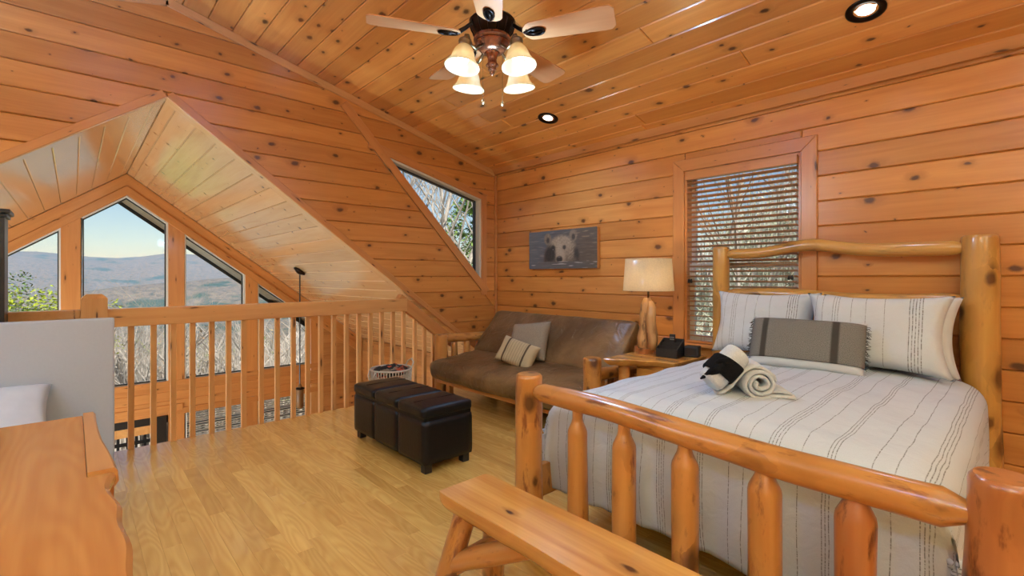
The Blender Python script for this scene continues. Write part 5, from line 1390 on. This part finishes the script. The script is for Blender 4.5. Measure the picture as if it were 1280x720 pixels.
# haze over the valley: a thin scattering volume
m = bpy.data.materials.new('valley_haze'); m.use_nodes = True; tr = m.node_tree
for nd in list(tr.nodes):
    if nd.type != 'OUTPUT_MATERIAL': tr.nodes.remove(nd)
sv = tr.nodes.new('ShaderNodeVolumeScatter'); sv.inputs['Density'].default_value = .00026; sv.inputs['Color'].default_value = (.19, .46, 1, 1)
tr.links.new(sv.outputs[0], tr.nodes['Material Output'].inputs['Volume'])
o = MB().box((-9000, -7000, -250), (-40, 7000, 150)).build('valley_haze', m); tag(o, 'thin pale haze lying over the valley and hills', 'haze', kind='stuff')
# ================================================================== trees
BARK = plain('grey_bark', (.52, .47, .41), .9, noise_amt=.4, nscale=6)
BARKD = plain('dark_bark', (.10, .085, .07), .9, noise_amt=.4, nscale=6)
def bare_tree(seed, h=11, spread=.55, r0=.11, lv=4):
    rn = random.Random(seed); mb = MB()
    def br(p, d, L_, r_, level):
        n_ = 4 if level < 2 else 2; pts = [p]; q = p; dd_ = d
        for k in range(n_):
            dd_ = (dd_+V((rn.uniform(-.16, .16), rn.uniform(-.16, .16), rn.uniform(-.02, .12)))).normalized(); q = q+dd_*(L_/n_); pts.append(q)
        mb.tube(pts, [r_*(1-.65*k/n_) for k in range(n_+1)], 6 if level == 0 else (4 if level < 2 else 3), caps=False)
        if level >= lv: return
        for k in range({0: 9, 1: 6, 2: 5, 3: 4}[level]):
            t = rn.uniform(.30 if level == 0 else .2, 1.0); i = min(n_-1, int(t*n_)); bp_ = pts[i].lerp(pts[i+1], t*n_-i)
            a = rn.uniform(0, 2*PI); side = V((math.cos(a), math.sin(a), 0))
            nd = (dd_*.75+side*spread*1.3+V((0, 0, .25))).normalized()
            br(bp_, nd, L_*rn.uniform(.30, .55), r_*(1-.65*t)*rn.uniform(.4, .62), level+1)
    br(V((0, 0, -.5)), V((rn.uniform(-.06, .06), rn.uniform(-.06, .06), 1)), h*.8, r0, 0)
    return mb.mesh('bare_tree')
TM = []
for k in range(5):
    me = bare_tree(k+3, 11+k, r0=.09+.012*k, lv=3); me.materials.append(BARK); TM.append(me)
rn = random.Random(77)
def put_tree(x, y, me, s, lab, grp, z=None):
    o = bpy.data.objects.new('bare_tree', me); COL.objects.link(o)
    o.location = (x, y, terrain_h(x, y) if z is None else z); o.rotation_euler = (0, 0, rn.uniform(0, 6.28)); o.scale = (s, s, s*rn.uniform(.9, 1.15)); tag(o, lab, 'tree', grp); return o
for k in range(150):
    d = 9+ (k/150)**1.5*120; a = rn.uniform(-.55, .55); x = -8-d*math.cos(a); y = .5+d*math.sin(a)+d*.13
    s = rn.uniform(.55, .8) if d < 60 else rn.uniform(.8, 1.1)
    top = terrain_h(x, y)+s*10.5
    lim = 1.0-.085*(d+8)*.98
    if top > lim: s = max(.32, (lim-terrain_h(x, y))/10.5)
    put_tree(x, y, TM[k % 5], s, 'bare grey leafless tree on the slope beyond the gable windows', 'bare trees beyond the gable windows')
for k in range(16):
    x = rn.uniform(-9, 5); y = rn.uniform(11, 34); put_tree(x, y, TM[k % 5], rn.uniform(.8, 1.2), 'bare leafless tree behind the wooden blind of the back window', 'bare trees behind the back window', z=-4)
for (x, y, s, k) in ((-11.5, 8.6, .95, 1), (-13, 7.0, 1.0, 3), (-15.5, 9.2, 1.15, 4), (-17, 8.0, 1.1, 2), (-10.8, 6.3, 1.25, 0), (-12.5, 8.2, 1.2, 2)):
    put_tree(x, y, TM[k], s, 'bare tree with bent branches beyond the slanted window', 'bare trees beyond the slanted window', z=-4.5)
def leafy(seed, spots, n_, size, elong=1.0):
    rn_ = random.Random(seed); vs_, fs = [], []
    for i in range(n_):
        c, r_ = rn_.choice(spots); c = V(c)
        d = V((rn_.gauss(0, 1), rn_.gauss(0, 1), rn_.gauss(0, 1))).normalized()*r_*rn_.random()**.4; p = c+d
        a = V((rn_.uniform(-1, 1), rn_.uniform(-1, 1), rn_.uniform(-.5, .5))).normalized()*size*rn_.uniform(.6, 1.4); bq = a.cross(V((rn_.uniform(-1, 1), rn_.uniform(-1, 1), 1))).normalized()*size*.45
        b0 = len(vs_); vs_ += [tuple(p-a), tuple(p+bq), tuple(p+a), tuple(p-bq)]; fs.append((b0, b0+1, b0+2, b0+3))
    return vs_, fs
def leafmat(name, c1, c2):
    m = plain(name, c1, .7, nscale=3, col2=c2, spec=.2); return m
# thickets of brush on the slopes, far too many stems to count
def thicket(name, n_, mat, lab, region, hmin, hmax, wd, seed, leaf=0.0):
    rn_ = random.Random(seed); vs_, fs = [], []
    for i in range(n_):
        x, y = region(rn_); z = terrain_h(x, y)-.2; H = rn_.uniform(hmin, hmax); ww = wd*rn_.uniform(.6, 1.5)
        base = V((x, y, z)); lean = V((rn_.uniform(-.15, .15), rn_.uniform(-.15, .15), 1)); top = base+lean*H
        a = rn_.uniform(0, PI); sd = V((math.cos(a), math.sin(a), 0))*ww
        def stick(p, q, s_):
            b0 = len(vs_); vs_.extend([tuple(p-s_), tuple(p+s_), tuple(q)]); fs.append((b0, b0+1, b0+2))
        stick(base, top, sd)
        for k in range(5):
            t = rn_.uniform(.25, .9); p = base.lerp(top, t); d_ = V((rn_.uniform(-1, 1), rn_.uniform(-1, 1), rn_.uniform(.3, 1.2))).normalized()*H*rn_.uniform(.15, .4)
            stick(p, p+d_, sd*.6)
            if leaf and rn_.random() < leaf:
                for m_ in range(3):
                    q = p+d_*rn_.uniform(.4, 1); e = V((rn_.uniform(-1, 1), rn_.uniform(-1, 1), rn_.uniform(-1, 1)))*H*.035; f_ = V((rn_.uniform(-1, 1), rn_.uniform(-1, 1), rn_.uniform(-1, 1)))*H*.035
                    b0 = len(vs_); vs_.extend([tuple(q), tuple(q+e), tuple(q+f_)]); fs.append((b0, b0+1, b0+2))
    mb = MB(); mb.add(vs_, fs); o = mb.build(name, mat); tag(o, lab, 'brush', kind='stuff'); return o
def fan_region(d0, d1, p_=1.4):
    def f(rn_):
        d = d0+(d1-d0)*rn_.random()**p_; a = rn_.uniform(-.62, .62); return -8-d*math.cos(a), .5+d*math.sin(a)+d*.12
    return f
thicket('brush_thicket', 16000, plain('pale_brush', (.60, .54, .47), 1, nscale=.4, noise_amt=.35), 'pale grey leafless brush covering the slope below the gable windows', fan_region(12, 170), 2.2, 5.5, .035, 1)
thicket('budding_thicket', 7000, plain('reddish_buds', (.50, .30, .22), 1, nscale=.3, col2=(.42, .36, .20)), 'reddish and olive budding brush on the slope below the gable windows', fan_region(16, 260), 2.2, 5, .035, 2, leaf=.8)
thicket('green_thicket', 4500, plain('spring_green', (.24, .34, .10), 1, nscale=.2, col2=(.36, .40, .14)), 'fresh green brush far down the slope below the gable windows', fan_region(30, 420), 2.5, 6, .04, 3, leaf=1.0)
thicket('hillside_brush', 9000, plain('pale_hill_brush', (.66, .62, .56), 1, nscale=.5, col2=(.40, .46, .30)), 'pale brush on the bank behind the back window', lambda r_: (r_.uniform(-10, 8), 9+r_.random()**1.3*45), 1.5, 4.0, .03, 4, leaf=.4)
# evergreen seen in the slanted window
ev = thing('evergreen_tree', 'light green evergreen tree at the right of the slanted window', 'tree', (-12.9, 10.3, -5))
ex, ey = -12.9, 10.3
MB().tube([(ex, ey, -5), (ex, ey, 1), (ex, ey, 4.3)], [.22, .15, .03], 8).build('trunk', BARK, ev)
sp = []; rn2 = random.Random(5)
for k in range(70):
    zq = rn2.uniform(-2.5, 4.2); Rr = (4.6-zq)*.50+.15; a = rn2.uniform(0, 2*PI); q = rn2.uniform(.25, 1)*Rr
    sp.append(((ex+q*math.cos(a), ey+q*math.sin(a), zq-.25*q), .42))
v_, f_ = leafy(4, sp, 11000, .085); mb = MB(); mb.add(v_, f_)
mb.build('foliage', leafmat('evergreen_needles', (.15, .27, .06), (.28, .42, .12)), ev)['kind'] = 'stuff'
# bushes with fresh leaves low in the gable windows
for i, (x, y, r_, zc, cols, lab) in enumerate(((-19.5, -.72, 1.25, .75, ((.42, .48, .04), (.30, .40, .05)), 'yellow-green budding bush low in the leftmost gable window'),
                                           (-22.5, -1.5, 1.3, .5, ((.10, .20, .06), (.17, .27, .09)), 'darker green shrub behind the yellow bush at the left'),
                                           (-20, 7.2, 1.1, -2.6, ((.24, .36, .08), (.34, .42, .12)), 'green shrub low behind the right gable window'))):
    zt = terrain_h(x, y); bsh = thing('leafy_bush', lab, 'bush', (x, y, zt), 'bushes outside the gable')
    rn3 = random.Random(i); sp = [((x+rn3.gauss(0, r_*.5), y+rn3.gauss(0, r_*.5), zc+rn3.gauss(-.6, .45)*r_), .35*r_) for k in range(26)]
    v_, f_ = leafy(i+20, sp, 3000, .06); mb = MB(); mb.add(v_, f_); mb.build('foliage', leafmat('bush_leaves_%d' % i, *cols), bsh)['kind'] = 'stuff'
    mb = MB()
    for q, (c, rr) in enumerate(sp[:14]): mb.tube([(x, y, zt-.2), ((x+c[0])/2+.1, (y+c[1])/2, (zt+c[2])/2), c], [.05, .035, .01], 4, caps=False)
    mb.build('stems', BARK, bsh)
